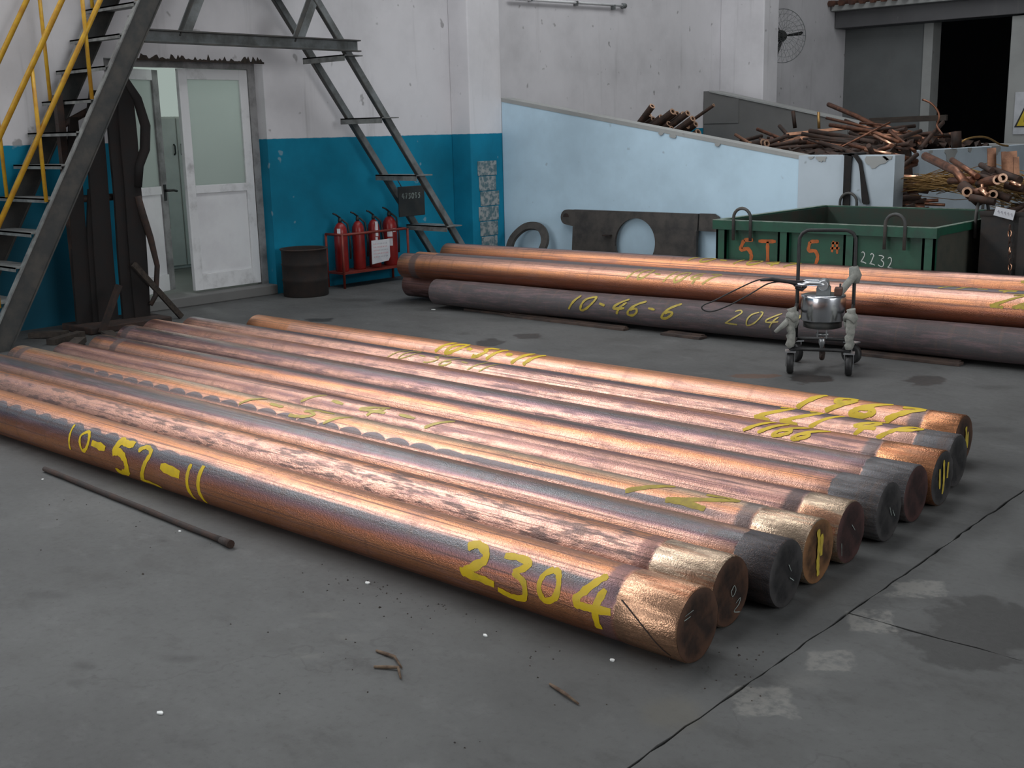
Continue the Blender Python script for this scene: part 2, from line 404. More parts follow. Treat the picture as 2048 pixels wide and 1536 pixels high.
MT['red_ink'] = worn('red ink', (0.6,0.12,0.14), (0.7,0.3,0.3), 30, 0.8)
MT['grey_ink'] = worn('grey ink', (0.25,0.25,0.3), (0.4,0.4,0.42), 30, 0.8)
MT['chrome'] = worn('polished steel', (0.72,0.74,0.77), (0.6,0.62,0.66), 4, 0.2, metal=1.0, bump=0.03)
MT['zinc'] = worn('zinc plated steel', (0.55,0.57,0.58), (0.4,0.41,0.42), 8, 0.4, metal=0.9, bump=0.05)
MT['rag'] = worn('grey rag wrapping', (0.30,0.30,0.27), (0.20,0.21,0.19), 30, 0.95, bump=0.6)
MT['pvc'] = worn('white door frame', (0.76,0.77,0.78), (0.36,0.36,0.36), 3.5, 0.5, lo=0.5, hi=0.8, bump=0.05)
MT['pvc_grey'] = worn('greyed door frame', (0.30,0.30,0.30), (0.14,0.14,0.14), 5, 0.6, bump=0.08)
MT['panel'] = worn('white door panel', (0.80,0.81,0.82), (0.70,0.70,0.72), 2, 0.55, bump=0.02)
MT['cabinet'] = worn('pale cabinet', (0.62,0.62,0.59), (0.52,0.52,0.5), 2, 0.6)
MT['inner_wall'] = worn('inner room wall', (0.45,0.50,0.46), (0.38,0.42,0.39), 2, 0.8)
MT['timber'] = worn('weathered timber', (0.05,0.037,0.028), (0.025,0.02,0.017), 6, 0.85, stretch=(1,6,6))
MT['flatbar'] = worn('rusty flat bar', (0.085,0.055,0.042), (0.04,0.03,0.027), 8, 0.75, bump=0.3)
MT['chip'] = worn('white paint chip', (0.8,0.82,0.8), (0.7,0.72,0.7), 30, 0.7)
MT['twig'] = worn('dry twig', (0.16,0.11,0.07), (0.08,0.05,0.035), 30, 0.9)
MT['dirt'] = worn('dark grit', (0.03,0.025,0.022), (0.06,0.045,0.035), 40, 0.95)
MT['sign_yellow'] = worn('warning yellow', (0.65,0.5,0.03), (0.55,0.42,0.03), 10, 0.6)
MT['sign_white'] = worn('sign white', (0.55,0.57,0.6), (0.45,0.47,0.5), 5, 0.6)
MT['panel_dark'] = worn('dark plate', (0.016,0.02,0.02), (0.03,0.03,0.028), 8, 0.6)
MT['dim_letter'] = worn('faded lettering', (0.28,0.33,0.31), (0.12,0.14,0.13), 25, 0.8)
MT['paint_y'] = worn('yellow marking paint', (0.66,0.45,0.0), (0.46,0.33,0.01), 14, 0.5, lo=0.45, hi=0.75, bump=0.05)
MT['paint_y2'] = worn('thin yellow marking paint', (0.42,0.32,0.03), (0.30,0.22,0.04), 25, 0.6, bump=0.05)
MT['paint_y3'] = worn('faint yellow marking paint', (0.40,0.33,0.08), (0.36,0.27,0.10), 25, 0.5, metal=0.4, bump=0.05)
MT['cu_round'] = worn('tarnished scrap copper', (0.24,0.105,0.06), (0.085,0.042,0.03), 14, 0.45, metal=0.7)
MT['cu_flat'] = worn('dull scrap copper strip', (0.30,0.15,0.085), (0.14,0.07,0.045), 9, 0.5, metal=0.6)
MT['cu_bright'] = worn('bright scrap copper', (0.85,0.50,0.34), (0.6,0.32,0.2), 10, 0.3, metal=0.95)
MT['cu_dark'] = worn('dark oxidised copper', (0.028,0.019,0.015), (0.065,0.033,0.022), 12, 0.65, metal=0.35)
MT['cu_gold'] = worn('yellowish wire', (0.42,0.26,0.09), (0.28,0.16,0.06), 12, 0.45, metal=0.7)
MT['cu_tube_end'] = worn('freshly cut copper ring', (0.62,0.40,0.27), (0.45,0.26,0.17), 30, 0.4, metal=0.5)

def plaster(name, white, dado=None, zsplit=1.58, dirt=0.5, streak=True, dirtcol=(0.17,0.165,0.16)):
    t = NT(name); P = t.coord(); x, y, z = t.sep(P)
    n1 = t.noise(P, 1.1, 5, 0.6); n2 = t.noise(P, 14, 4, 0.6)
    col = t.mix(t.step(n1, 0.35, 0.75), white, tuple(c*0.80 for c in white))
    if streak:
        st = t.noise(t.mapping(P, (5, 5, 0.35)), 1.0, 5, 0.65)
        col = t.mix(t.math('MULTIPLY', t.step(st, 0.56, 0.80), dirt*0.75), col, dirtcol)
    sp = t.noise(P, 7.0, 2, 0.5)
    col = t.mix(t.math('MULTIPLY', t.step(sp, 0.70, 0.76), dirt*1.2, clamp=True), col, dirtcol)
    if dado:
        dcol = t.mix(t.step(n1, 0.3, 0.75), dado, tuple(c*0.62 for c in dado))
        dcol = t.mix(t.math('MULTIPLY', t.step(sp, 0.72, 0.76), 0.5), dcol, (0.3,0.4,0.45))
        zz = t.math('ADD', z, t.math('MULTIPLY_ADD', n2, 0.012, -0.006))
        # shade of the corner behind the staircase, painted into the dado colour
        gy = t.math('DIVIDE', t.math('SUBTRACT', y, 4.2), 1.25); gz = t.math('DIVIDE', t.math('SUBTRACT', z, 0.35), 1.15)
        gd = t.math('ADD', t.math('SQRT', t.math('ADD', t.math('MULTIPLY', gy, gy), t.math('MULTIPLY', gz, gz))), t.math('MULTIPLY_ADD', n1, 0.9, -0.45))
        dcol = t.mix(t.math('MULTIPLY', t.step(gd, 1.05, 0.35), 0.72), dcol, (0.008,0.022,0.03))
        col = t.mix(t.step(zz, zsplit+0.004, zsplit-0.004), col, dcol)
    t.bump(n2, 0.12, 0.006)
    return t.done(col, 0.75, 0.0, 0.25)
DADO = (0.004, 0.235, 0.38)
WHITE = (0.70, 0.69, 0.71)
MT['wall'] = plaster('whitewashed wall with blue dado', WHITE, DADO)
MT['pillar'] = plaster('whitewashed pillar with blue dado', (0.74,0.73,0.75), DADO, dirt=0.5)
MT['pillar_grey'] = plaster('grimy pillar', (0.40,0.40,0.41), DADO, dirt=0.9)
MT['bluewall'] = plaster('pale blue rendered wall', (0.56,0.75,0.88), None, dirt=0.35, streak=False, dirtcol=(0.2,0.24,0.28))
MT['bluewall_grey'] = plaster('greyed blue rendered wall', (0.50,0.58,0.64), None, dirt=0.6, streak=False, dirtcol=(0.2,0.22,0.24))
MT['cement'] = plaster('bare grey cement', (0.17,0.17,0.165), None, dirt=0.7, streak=False, dirtcol=(0.06,0.055,0.05))
MT['cement_light'] = plaster('light grey cement', (0.36,0.37,0.36), None, dirt=0.6, streak=False)
MT['backwall'] = plaster('grimy back wall', (0.16,0.17,0.17), None, dirt=0.8)
MT['beam_dark'] = plaster('sooty concrete beam', (0.12,0.12,0.125), None, dirt=0.6)
MT['hall_black'] = worn('blackened unlit hall', (0.012,0.012,0.013), (0.02,0.02,0.02), 3, 0.9)  # near black: darkness of the unlit hall put into its colour
MT['plain_wall'] = worn('plain hall wall', (0.45,0.46,0.48), (0.38,0.39,0.4), 1.0, 0.85)
MT['roof'] = worn('dull roof lining', (0.30,0.31,0.33), (0.22,0.23,0.25), 1.0, 0.9)

def frosted(name, c):
    t = NT(name)
    d = t.new('ShaderNodeBsdfDiffuse'); d.inputs[0].default_value = (*[q*0.6 for q in c], 1)
    tr = t.new('ShaderNodeBsdfTranslucent'); tr.inputs[0].default_value = (*c, 1)
    mx = t.new('ShaderNodeMixShader'); mx.inputs[0].default_value = 0.6
    n = t.noise(t.coord(), 3.0, 3); t.set(d.inputs[0], t.mix(n, tuple(q*0.5 for q in c), tuple(q*0.65 for q in c)))
    t.t.links.new(d.outputs[0], mx.inputs[1]); t.t.links.new(tr.outputs[0], mx.inputs[2])
    t.t.links.new(mx.outputs[0], t.n['Material Output'].inputs[0]); return t.m
MT['glass'] = frosted('frosted door glass', (0.74,0.79,0.77))

def concrete_floor():
    t = NT('worn concrete floor'); P = t.coord('Object'); x, y, z = t.sep(P)
    n1 = t.noise(P, 0.9, 6, 0.6); n2 = t.noise(P, 5.0, 6, 0.65); n3 = t.noise(P, 38.0, 5, 0.6); n4 = t.noise(P, 170.0, 3, 0.6)
    warp = t.math('MULTIPLY_ADD', n2, 2.2, -1.1)
    col = t.mix(t.step(n1, 0.32, 0.68), (0.074,0.075,0.074), (0.102,0.104,0.102))
    n5 = t.noise(t.mapping(P, (1.0,1.7,1), (2.2,9.1,0), (0,0,0.5)), 2.6, 6, 0.68)
    col = t.mix(t.math('MULTIPLY', t.step(n5, 0.52, 0.72), 0.55), col, (0.05,0.049,0.047))
    col = t.mix(t.math('MULTIPLY', t.step(n5, 0.46, 0.30), 0.30), col, (0.15,0.152,0.15))
    col = t.mix(t.math('MULTIPLY', t.step(n2, 0.45, 0.75), 0.35), col, (0.06,0.059,0.056))
    col = t.mix(t.math('MULTIPLY', t.step(n3, 0.55, 0.72), 0.35), col, (0.062,0.06,0.057))
    col = t.mix(t.math('MULTIPLY', t.step(n4, 0.62, 0.75), 0.45), col, (0.045,0.043,0.041))
    wp = t.noise(t.mapping(P, (1.3, 1.3, 1), (3.1, 7.7, 0), (0, 0, 0.7)), 2.2, 5, 0.7)
    col = t.mix(t.math('MULTIPLY', t.step(wp, 0.62, 0.78), 0.4), col, (0.165,0.168,0.168))
    # hairline cracks
    vo = t.new('ShaderNodeTexVoronoi', feature='DISTANCE_TO_EDGE')
    wv = t.new('ShaderNodeVectorMath', operation='ADD'); t.set(wv.inputs[0], P)
    nz = t.new('ShaderNodeTexNoise'); t.set(nz.inputs['Vector'], P); nz.inputs['Scale'].default_value = 3.0; nz.inputs['Detail'].default_value = 5
    t.t.links.new(nz.outputs[1], wv.inputs[1]); t.t.links.new(wv.outputs[0], vo.inputs['Vector'])
    vo.inputs['Scale'].default_value = 0.42
    crack = t.math('MULTIPLY', t.step(vo.outputs[0], 0.006, 0.0015), t.step(n1, 0.45, 0.6))
    col = t.mix(t.math('MULTIPLY', crack, 0.3), col, (0.05,0.05,0.048))
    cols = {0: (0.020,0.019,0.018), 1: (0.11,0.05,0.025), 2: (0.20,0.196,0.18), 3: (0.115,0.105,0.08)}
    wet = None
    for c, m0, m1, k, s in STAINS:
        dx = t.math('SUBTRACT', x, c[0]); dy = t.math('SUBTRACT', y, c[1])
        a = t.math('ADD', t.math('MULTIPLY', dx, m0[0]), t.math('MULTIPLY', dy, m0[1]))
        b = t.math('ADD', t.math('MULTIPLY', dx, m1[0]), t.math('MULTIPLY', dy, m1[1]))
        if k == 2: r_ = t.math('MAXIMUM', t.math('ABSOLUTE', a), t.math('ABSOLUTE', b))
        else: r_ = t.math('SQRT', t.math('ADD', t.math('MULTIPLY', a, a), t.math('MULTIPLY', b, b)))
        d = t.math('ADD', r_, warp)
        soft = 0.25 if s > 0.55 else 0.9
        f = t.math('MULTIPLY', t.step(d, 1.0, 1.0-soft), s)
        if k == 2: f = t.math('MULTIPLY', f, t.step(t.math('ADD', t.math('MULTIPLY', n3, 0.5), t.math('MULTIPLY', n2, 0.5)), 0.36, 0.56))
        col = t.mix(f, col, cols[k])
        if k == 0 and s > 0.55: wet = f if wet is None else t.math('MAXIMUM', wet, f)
    t.bump(t.math('ADD', t.math('MULTIPLY', n3, 0.6), t.math('ADD', n2, t.math('MULTIPLY', n4, 0.3))), 0.25, 0.004)
    rough = t.math('SUBTRACT', t.math('MULTIPLY_ADD', n3, 0.2, 0.60), t.math('MULTIPLY', wet, 0.25))
    return t.done(col, rough, 0.0, 0.35)
MT['floor'] = concrete_floor()

# palette of copper skins
cO=(0.68,0.30,0.145); cP=(0.72,0.41,0.315); cU=(0.28,0.145,0.13); cG=(0.15,0.148,0.155); cD=(0.075,0.070,0.075); cR=(0.40,0.15,0.085); cB=(0.70,0.53,0.38); cT=(0.40,0.24,0.17); cV=(0.22,0.135,0.15)
PAL = dict(O=cO,P=cP,U=cU,G=cG,D=cD,R=cR,B=cB,T=cT,V=cV,C=(0.78,0.45,0.28),K=(0.075,0.060,0.062))
def copper(name, stops, seed, L, band=None, blen=0.25, spots=0.0, scal=None, oxide=0.35, rough=0.36, metal=0.93, lring=None, lband=None, wob=0.10):
    t = NT(name); P = t.coord('Object'); x, y, z = t.sep(P)
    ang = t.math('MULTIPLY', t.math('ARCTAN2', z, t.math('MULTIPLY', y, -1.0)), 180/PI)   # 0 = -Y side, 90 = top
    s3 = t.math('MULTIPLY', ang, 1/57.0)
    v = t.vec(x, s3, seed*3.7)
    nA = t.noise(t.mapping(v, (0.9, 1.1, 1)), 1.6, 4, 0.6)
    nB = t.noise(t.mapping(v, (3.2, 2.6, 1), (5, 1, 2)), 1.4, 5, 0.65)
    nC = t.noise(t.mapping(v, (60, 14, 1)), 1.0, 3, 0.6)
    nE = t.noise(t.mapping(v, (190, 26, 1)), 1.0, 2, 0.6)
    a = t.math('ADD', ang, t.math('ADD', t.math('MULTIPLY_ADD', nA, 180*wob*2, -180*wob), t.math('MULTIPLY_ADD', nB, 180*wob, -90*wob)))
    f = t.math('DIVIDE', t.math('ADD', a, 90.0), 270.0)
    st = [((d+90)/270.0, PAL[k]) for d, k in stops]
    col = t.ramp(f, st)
    # tarnish blotches
    ox = t.math('MULTIPLY', t.step(nB, 0.46, 0.66), min(1.0, oxide+0.18))
    col = t.mix(ox, col, cV)
    dark = ox
    if spots:
        sp = t.noise(t.mapping(v, (5.0, 3.2, 1), (9, 4, 1)), 1.5, 3, 0.6)
        m = t.math('MULTIPLY', t.step(sp, 0.50, 0.62), spots)
        col = t.mix(m, col, cD); dark = t.math('MAXIMUM', dark, m)
    if scal:
        a0, amp, per, x0, x1, tail = scal    # row of dark scallops between x0..x1, then a plain dark stripe until tail
        sn = t.math('POWER', t.math('ABSOLUTE', t.math('SINE', t.math('MULTIPLY', x, PI/per))), 0.55)
        flat = t.step(x, x1-0.5, x1+0.2)
        h = t.math('MULTIPLY', t.math('ADD', t.math('MULTIPLY', sn, t.math('SUBTRACT', 1.0, flat)), t.math('MULTIPLY', flat, 0.8)), amp)
        aw = t.math('ADD', ang, t.math('MULTIPLY_ADD', nB, 8.0, -4.0))
        up = t.step(t.math('SUBTRACT', t.math('ADD', a0, h), aw), -1.0, 2.5)
        lo = t.step(t.math('SUBTRACT', aw, a0), -5.0, 3.0)
        m = t.math('MULTIPLY', t.math('MULTIPLY', up, lo), t.math('MULTIPLY', t.step(x, x0-0.1, x0+0.1), t.step(x, tail, tail-0.3)))
        m = t.math('MULTIPLY', m, 0.88)
        col = t.mix(m, col, (0.13,0.14,0.16)); dark = t.math('MAXIMUM', dark, m)
    capm = None
    wx = t.math('ADD', x, t.math('MULTIPLY_ADD', nB, 0.03, -0.015))
    if band:
        cb, ring = band
        m = t.step(wx, L-blen-0.004, L-blen+0.004)
        bc = t.mix(t.step(nB, 0.40, 0.62), PAL[cb], tuple(q*0.5 for q in PAL[cb]))
        nT = t.noise(t.mapping(v, (120, 5, 1)), 1.0, 3, 0.6)
        bc = t.mix(t.math('MULTIPLY', t.step(nT, 0.50, 0.70), 0.45), bc, tuple(q*0.5 for q in PAL[cb]))
        if cb in 'BOC': bc = t.mix(t.math('MULTIPLY', t.step(nA, 0.52, 0.62), 0.55), bc, (0.42,0.14,0.06))
        col = t.mix(m, col, bc); capm = m
        if ring:
            rr = t.step(t.math('ABSOLUTE', t.math('SUBTRACT', wx, L-blen-0.035)), 0.045, 0.02)
            col = t.mix(t.math('MULTIPLY', rr, 0.8), col, PAL[ring]); dark = t.math('MAXIMUM', dark, t.math('MULTIPLY', rr, 0.6))
        if cb in 'GD': dark = t.math('MAXIMUM', dark, m)
    if lring is not None:
        rr = t.step(t.math('ABSOLUTE', t.math('SUBTRACT', wx, lring)), 0.055, 0.03)
        col = t.mix(t.math('MULTIPLY', rr, 0.85), col, cD); dark = t.math('MAXIMUM', dark, rr)
    if lband is not None:
        m = t.math('MULTIPLY', t.step(wx, lband+0.01, lband-0.01), 0.8); col = t.mix(m, col, cO)
    # rolling streaks along the billet and faint rings round it
    sk = t.noise(t.mapping(v, (0.55, 11.0, 1), (2, 3, 1)), 1.0, 4, 0.62)
    ms = t.math('MULTIPLY', t.step(sk, 0.50, 0.68), 0.75)
    if capm is not None: ms = t.math('MULTIPLY', ms, t.math('MULTIPLY_ADD', capm, -0.85, 1.0))
    col = t.mix(ms, col, (0.10,0.065,0.065)); dark = t.math('MAXIMUM', dark, t.math('MULTIPLY', ms, 0.6))
    rk = t.noise(t.mapping(v, (22.0, 0.35, 1), (7, 3, 1)), 1.0, 2, 0.5)
    col = t.mix(t.math('MULTIPLY', t.step(rk, 0.55, 0.70), 0.22), col, tuple(q*0.45 for q in cT))
    # fine drawn grain
    col = t.mix(t.math('MULTIPLY', t.step(nC, 0.54, 0.78), 0.40), col, tuple(q*0.55 for q in cT))
    col = t.mix(t.math('MULTIPLY', t.step(nE, 0.50, 0.74), 0.45), col, tuple(q*0.4 for q in cT))
    t.bump(t.math('ADD', t.math('MULTIPLY', nC, 0.8), t.math('MULTIPLY', nE, 1.2)), 0.42, 0.0035)
    rg = t.math('ADD', t.math('MULTIPLY_ADD', nC, 0.14, rough-0.10), t.math('MULTIPLY', dark, 0.14))
    if capm is not None and band[0] in 'BOC': rg = t.math('MULTIPLY', rg, t.math('MULTIPLY_ADD', capm, -0.22, 1.0))
    return t.done(col, rg, t.math('MULTIPLY_ADD', dark, -0.35, metal))
def face_mat(name, c1, c2, stripe=None):
    t = NT(name); P = t.coord('Object'); x, y, z = t.sep(P)
    n = t.noise(P, 14, 5, 0.65); rr = t.math('SQRT', t.math('ADD', t.math('MULTIPLY', y, y), t.math('MULTIPLY', z, z)))
    col = t.mix(t.step(n, 0.35, 0.68), c1, c2)
    rim = t.step(t.math('ADD', rr, t.math('MULTIPLY_ADD', n, 0.05, -0.025)), 0.07, 0.115)
    col = t.mix(t.math('MULTIPLY', rim, 0.6), col, tuple(min(1,q*1.9) for q in c2))
    t.bump(n, 0.4, 0.004)
    return t.done(col, 0.6, 0.5)
FM = {'brown': face_mat('oxidised brown end', (0.026,0.017,0.014), (0.07,0.036,0.023)),
      'slate': face_mat('slate grey end', (0.018,0.018,0.019), (0.042,0.040,0.040)),
      'copper': face_mat('coppery rusty end', (0.06,0.032,0.017), (0.17,0.085,0.038)),
      'maroon': face_mat('dark maroon end', (0.025,0.015,0.015), (0.055,0.027,0.025))}

# hand-brushed glyphs, unit box, list of strokes
GL = {
 '0': [[(.45,.98),(.12,.75),(.08,.35),(.35,.03),(.72,.2),(.85,.6),(.68,.92),(.42,.98)]],
 '1': [[(.55,1.0),(.42,.5),(.45,.0)]],
 '2': [[(.12,.86),(.35,1.0),(.62,.88),(.58,.62),(.25,.2),(.1,.04)],[(.1,.06),(.5,.06),(.95,.0)]],
 '3': [[(.08,.92),(.5,.98),(.8,.86),(.45,.62)],[(.45,.62),(.82,.42),(.75,.12),(.4,.0),(.05,.1)]],
 '4': [[(.62,1.0),(.3,.72),(.12,.45),(.3,.36),(.95,.42)],[(.72,.75),(.62,.4),(.66,.0)]],
 '5': [[(.92,.93),(.62,.90),(.32,.92)],[(.32,.97),(.24,.76),(.18,.58)],[(.18,.58),(.45,.60),(.68,.44),(.66,.20),(.40,.04),(.10,.06)]],
 '6': [[(.75,1.0),(.35,.68),(.12,.3),(.28,.04),(.65,.06),(.78,.3),(.52,.46),(.2,.36)]],
 '7': [[(.05,.88),(.45,.98),(.85,.9)],[(.85,.9),(.5,.45),(.3,.0)]],
 '9': [[(.78,.82),(.45,1.0),(.14,.82),(.25,.58),(.6,.58),(.8,.84)],[(.8,.84),(.6,.4),(.42,.0)]],
 'P': [[(.35,.0),(.42,.55),(.5,1.0)],[(.5,1.0),(.92,.86),(.8,.6),(.42,.52)]],
 'n': [[(.1,.0),(.3,.8)],[(.3,.8),(.65,.95),(.72,.4),(.85,.1)]],
 '-': [[(.1,.55),(.9,.48)]],
 'T': [[(.0,.95),(1.0,.95)],[(.5,.95),(.5,.0)]],
 '*': [[(.1,.85),(.5,.95)],[(.6,.95),(.9,.75)],[(.5,.8),(.2,.1)],[(.7,.75),(.85,.2)],[(.15,.5),(.9,.5)]],
}
def strokes(text, adv, asp=0.62, rnd=None, jit=0.03):
    """-> list of polylines in (u along text in glyph heights*adv, v 0..1)"""
    out = []; u = 0.0
    for ch in text:
        if ch == ' ': u += adv*0.6; continue
        wd = asp if ch not in '1' else asp*0.55
        if ch == '-': wd = asp*0.75
        if ch in '.': out.append([(u+.1,.1),(u+.2,.05)]); u += adv*.4; continue
        for pl in GL[ch]:
            out.append([(u + p[0]*wd + (rnd.uniform(-jit,jit) if rnd else 0), p[1] + (rnd.uniform(-jit,jit) if rnd else 0)) for p in pl])
        u += (adv if ch not in '1' else adv*0.72)
    return out, u
def smooth_poly(pl, k=5):
    pts = [Vector((p[0], p[1], 0)) for p in pl]
    if len(pts) == 2:
        return [pts[0].lerp(pts[1], i/k) for i in range(k+1)]
    out = []
    for i in range(len(pts)-1):
        p0 = pts[max(i-1,0)]; p1 = pts[i]; p2 = pts[i+1]; p3 = pts[min(i+2,len(pts)-1)]
        for j in range(k):
            t = j/k
            out.append(0.5*((2*p1)+(p2-p0)*t+(2*p0-5*p1+4*p2-p3)*t*t+(3*p1-p0-3*p2+p3)*t*t*t))
    out.append(pts[-1]); return out
def ribbon(mb, pl, width, f, rnd=None, k=5):
    """brush ribbon: pl in 2D metres; f maps (a,b,lift) to 3D"""
    pts = smooth_poly(pl, k); n = len(pts); vs = []
    for i, p in enumerate(pts):
        d = (pts[min(i+1,n-1)] - pts[max(i-1,0)])
        if d.length < 1e-6: d = Vector((1,0,0))
        d.normalize(); nn = Vector((-d.y, d.x, 0))
        wd = width*0.5*(1.0 + (rnd.uniform(-.22,.22) if rnd else 0))
        if i in (0, n-1): wd *= 0.75
        for s in (-1, -.5, 0, .5, 1): q = p + nn*(wd*s); vs.append(f(q.x, q.y))
    mb.add(vs, [(5*i+c, 5*i+c+1, 5*i+c+6, 5*i+c+5) for i in range(n-1) for c in range(4)], True)
def paint_log(root, r, text, x0, hx, a0, a1, slant=0.0, adv=0.8, bw=0.02, m='paint_y', seed=1, name='paint_marking', drop=0.0):
    """text painted on a billet: starts at x0 along the log, glyph unit along = hx, from angle a0 (bottom) to a1 (top)"""
    if len(text) > 1:
        u = 0.0
        for i, ch in enumerate(text):
            if ch in ' .': u += adv*.45; continue
            paint_log(root, r, ch, x0+u*hx, hx, a0, a1, slant, adv, bw, m, seed*10+i, name, drop)
            u += adv if ch != '1' else adv*0.72
        return
    rnd = random.Random(seed); st, _ = strokes(text, adv, rnd=rnd); mb = MB()
    hs = (a1-a0)*PI/180*r; lift = [0]
    for pl in st:
        lift[0] += 0.00006
        P2 = [(x0 + u*hx + v*slant, a0*PI/180*r + v*hs - u*drop) for u, v in pl]
        def f(a, b, L=lift[0]):
            th = b/r; q = r + 0.0015 + L
            return (a, -q*math.cos(th), q*math.sin(th) )
        ribbon(mb, P2, bw, f, rnd)
    o = mb.build(name, MT[m], root); o.location = (0, 0, root['r_']); return o

# ------------------------------------------------------------ setting: floor
base = MB().box((-9.81,-8.0,-0.25), (9.0,19.9,-0.022))
floor = struct('floor', base, MT['cement'])
def jag(p0, p1, n, amp, seed):
    rnd = random.Random(seed); a = Vector(p0); b = Vector(p1); d = (b-a).normalized(); s = Vector((-d.y, d.x, 0)); out = []
    for i in range(n+1):
        q = a.lerp(b, i/n)
        if 0 < i < n: q = q + s*rnd.uniform(-amp, amp)
        out.append((q.x, q.y))
    return out
JX = -1.588; CY = 3.40
def slab(poly):
    mb = MB().prism(poly, 0.022, o=(0,0,-0.022), u=(1,0,0), v=(0,1,0), wv=(0,0,1)); return mb.build('concrete_slab', MT['floor'], floor)
slab([(-9.81,-8.0)] + jag((JX-.003,-8.0,0),(JX-.003,19.9,0),420,.005,3) + [(-9.81,19.9)])
slab(jag((9.0,CY-.004,0),(JX+.004,CY-.004,0),100,.006,5) + jag((JX+.004,CY-.004,0),(JX+.004,-8.0,0),200,.005,6)[1:] + [(9.0,-8.0)])
slab(jag((JX+.004,19.9,0),(JX+.004,CY+.004,0),300,.005,8) + jag((JX+.004,CY+.004,0),(9.0,CY+.004,0),100,.006,9)[1:] + [(9.0,19.9)])

# ------------------------------------------------------------ setting: walls
MT['cement_patch'] = worn('peeled plaster and mortar', (0.34,0.35,0.34), (0.10,0.17,0.19), 16, 0.9, bump=0.8, lo=0.42, hi=0.58)
XW = -9.81
DY0, DY1, DZ0, DZ1 = 5.50, 7.22, 0.10, 2.325
mb = MB()
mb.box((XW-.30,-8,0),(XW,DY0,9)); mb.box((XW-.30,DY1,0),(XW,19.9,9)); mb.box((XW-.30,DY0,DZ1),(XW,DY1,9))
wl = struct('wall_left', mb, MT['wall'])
# ragged broken plaster above the lintel
rnd = random.Random(4); mb = MB(); pts = []
for i in range(90):
    y = 5.6 + i*(7.24-5.6)/89
    pts.append((y, DZ1 + 0.006 + (rnd.random()**3)*0.055))
poly = [(7.24, DZ1-.012), (5.6, DZ1-.012)] + pts
mb.prism(poly, 0.006, o=(XW,0,0), u=(0,1,0), v=(0,0,1), wv=(1,0,0)); mb.build('broken_plaster', MT['dirt'], wl)
struct('trim_1', MB().box((XW,9.87,0),(-9.50,10.42,9), bev=.012), MT['pillar'])
mb = MB()
for i in range(7):
    z0 = .02 + i*.178
    mb.box((-9.5,9.97+.035*((i*5)%3)/2,z0+.006),(-9.492,10.33-.05*((i*7)%4)/3,z0+.174), bev=.004)
mb.build('bare_masonry_patch', MT['cement_patch'], bpy.data.objects['trim_1'])
struct('trim_2', MB().box((XW,15.75,0),(-9.06,16.18,9), bev=.012), MT['pillar'])

# storage bay walls (sloping rendered parapets and end wall)
PY = 10.42
mb = MB().prism([(-9.50,0),(-4.60,0),(-4.60,1.295),(-5.55,1.297),(-9.50,1.985)], .20, o=(0,PY,0))
wn = struct('wall_bay_near', mb, MT['bluewall'])
mb = MB().prism([(-5.575,0),(-4.595,0),(-4.595,1.300),(-5.575,1.302)], .212, o=(0,PY-.006,0)); mb.build('end_block', MT['bluewall_grey'], wn)
mb = MB().prism([(-9.50,1.945),(-5.55,1.262),(-5.55,1.300),(-9.50,1.990)], .212, o=(0,PY-.005,0)); mb.build('cement_coping', MT['cement_light'], wn)
mb = MB(); rnd = random.Random(11)
for (cx, rr) in ((-5.33,.05),(-4.78,.10),(-4.66,.04),(-5.44,.025),(-7.2,.03),(-7.05,.04),(-6.5,.03)):
    zt = 1.296 if cx > -5.55 else 1.297+(-5.55-cx)*.1742-.03
    poly = [(cx+rr*1.15*math.cos(a)*(1+rnd.uniform(-.2,.2)), zt-.004+rr*1.0*min(0,math.sin(a))*(1+rnd.uniform(-.2,.2))) for a in [PI+PI*i/12 for i in range(13)]]
    mb.prism(poly, .008, o=(0,PY-.0135,0))
mb.build('chipped_render', MT['cement_light'], wn)
mb = MB().prism([(XW,0),(-5.05,0),(-5.05,1.285),(-5.95,1.30),(-9.70,2.12),(XW,2.12)], .30, o=(0,15.30,0))
wf = struct('wall_bay_far', mb, MT['cement'])
for z0, z1 in ((0.0,.78),(.80,1.18),(1.20,1.62),(1.64,2.0)):
    x1 = min(-5.1, -5.95 - max(0, (z1-1.30))/.2187) - .04
    MB().box((XW+.02,15.285,z0),(x1,15.30,z1)).build('concrete_lift', MT['cement'], wf)
mb = MB().prism([(-5.05,1.270),(-5.95,1.288),(-9.70,2.105),(-9.70,2.125),(-5.95,1.308),(-5.05,1.288)], .34, o=(0,15.28,0)); mb.build('cement_coping', MT['cement_light'], wf)
mb = MB().prism([(11.94,0),(15.30,0),(15.30,1.285),(11.94,1.302)], .20, o=(-5.20,0,0), u=(0,1,0), v=(0,0,1), wv=(1,0,0))
we = struct('wall_bay_end', mb, MT['bluewall_grey'])
mb = MB(); rnd = random.Random(12)
for (cy, rr) in ((12.75,.14),(14.1,.12),(13.3,.05),(12.2,.04)):
    poly = [(cy+rr*1.2*math.cos(a)*(1+rnd.uniform(-.2,.2)), 1.297+rr*min(0,math.sin(a))*(1+rnd.uniform(-.2,.2))) for a in [PI+PI*i/12 for i in range(13)]]
    mb.prism(poly, .008, o=(-5.0,0,0), u=(0,1,0), v=(0,0,1), wv=(1,0,0))
mb.build('chipped_render', MT['cement_light'], we)
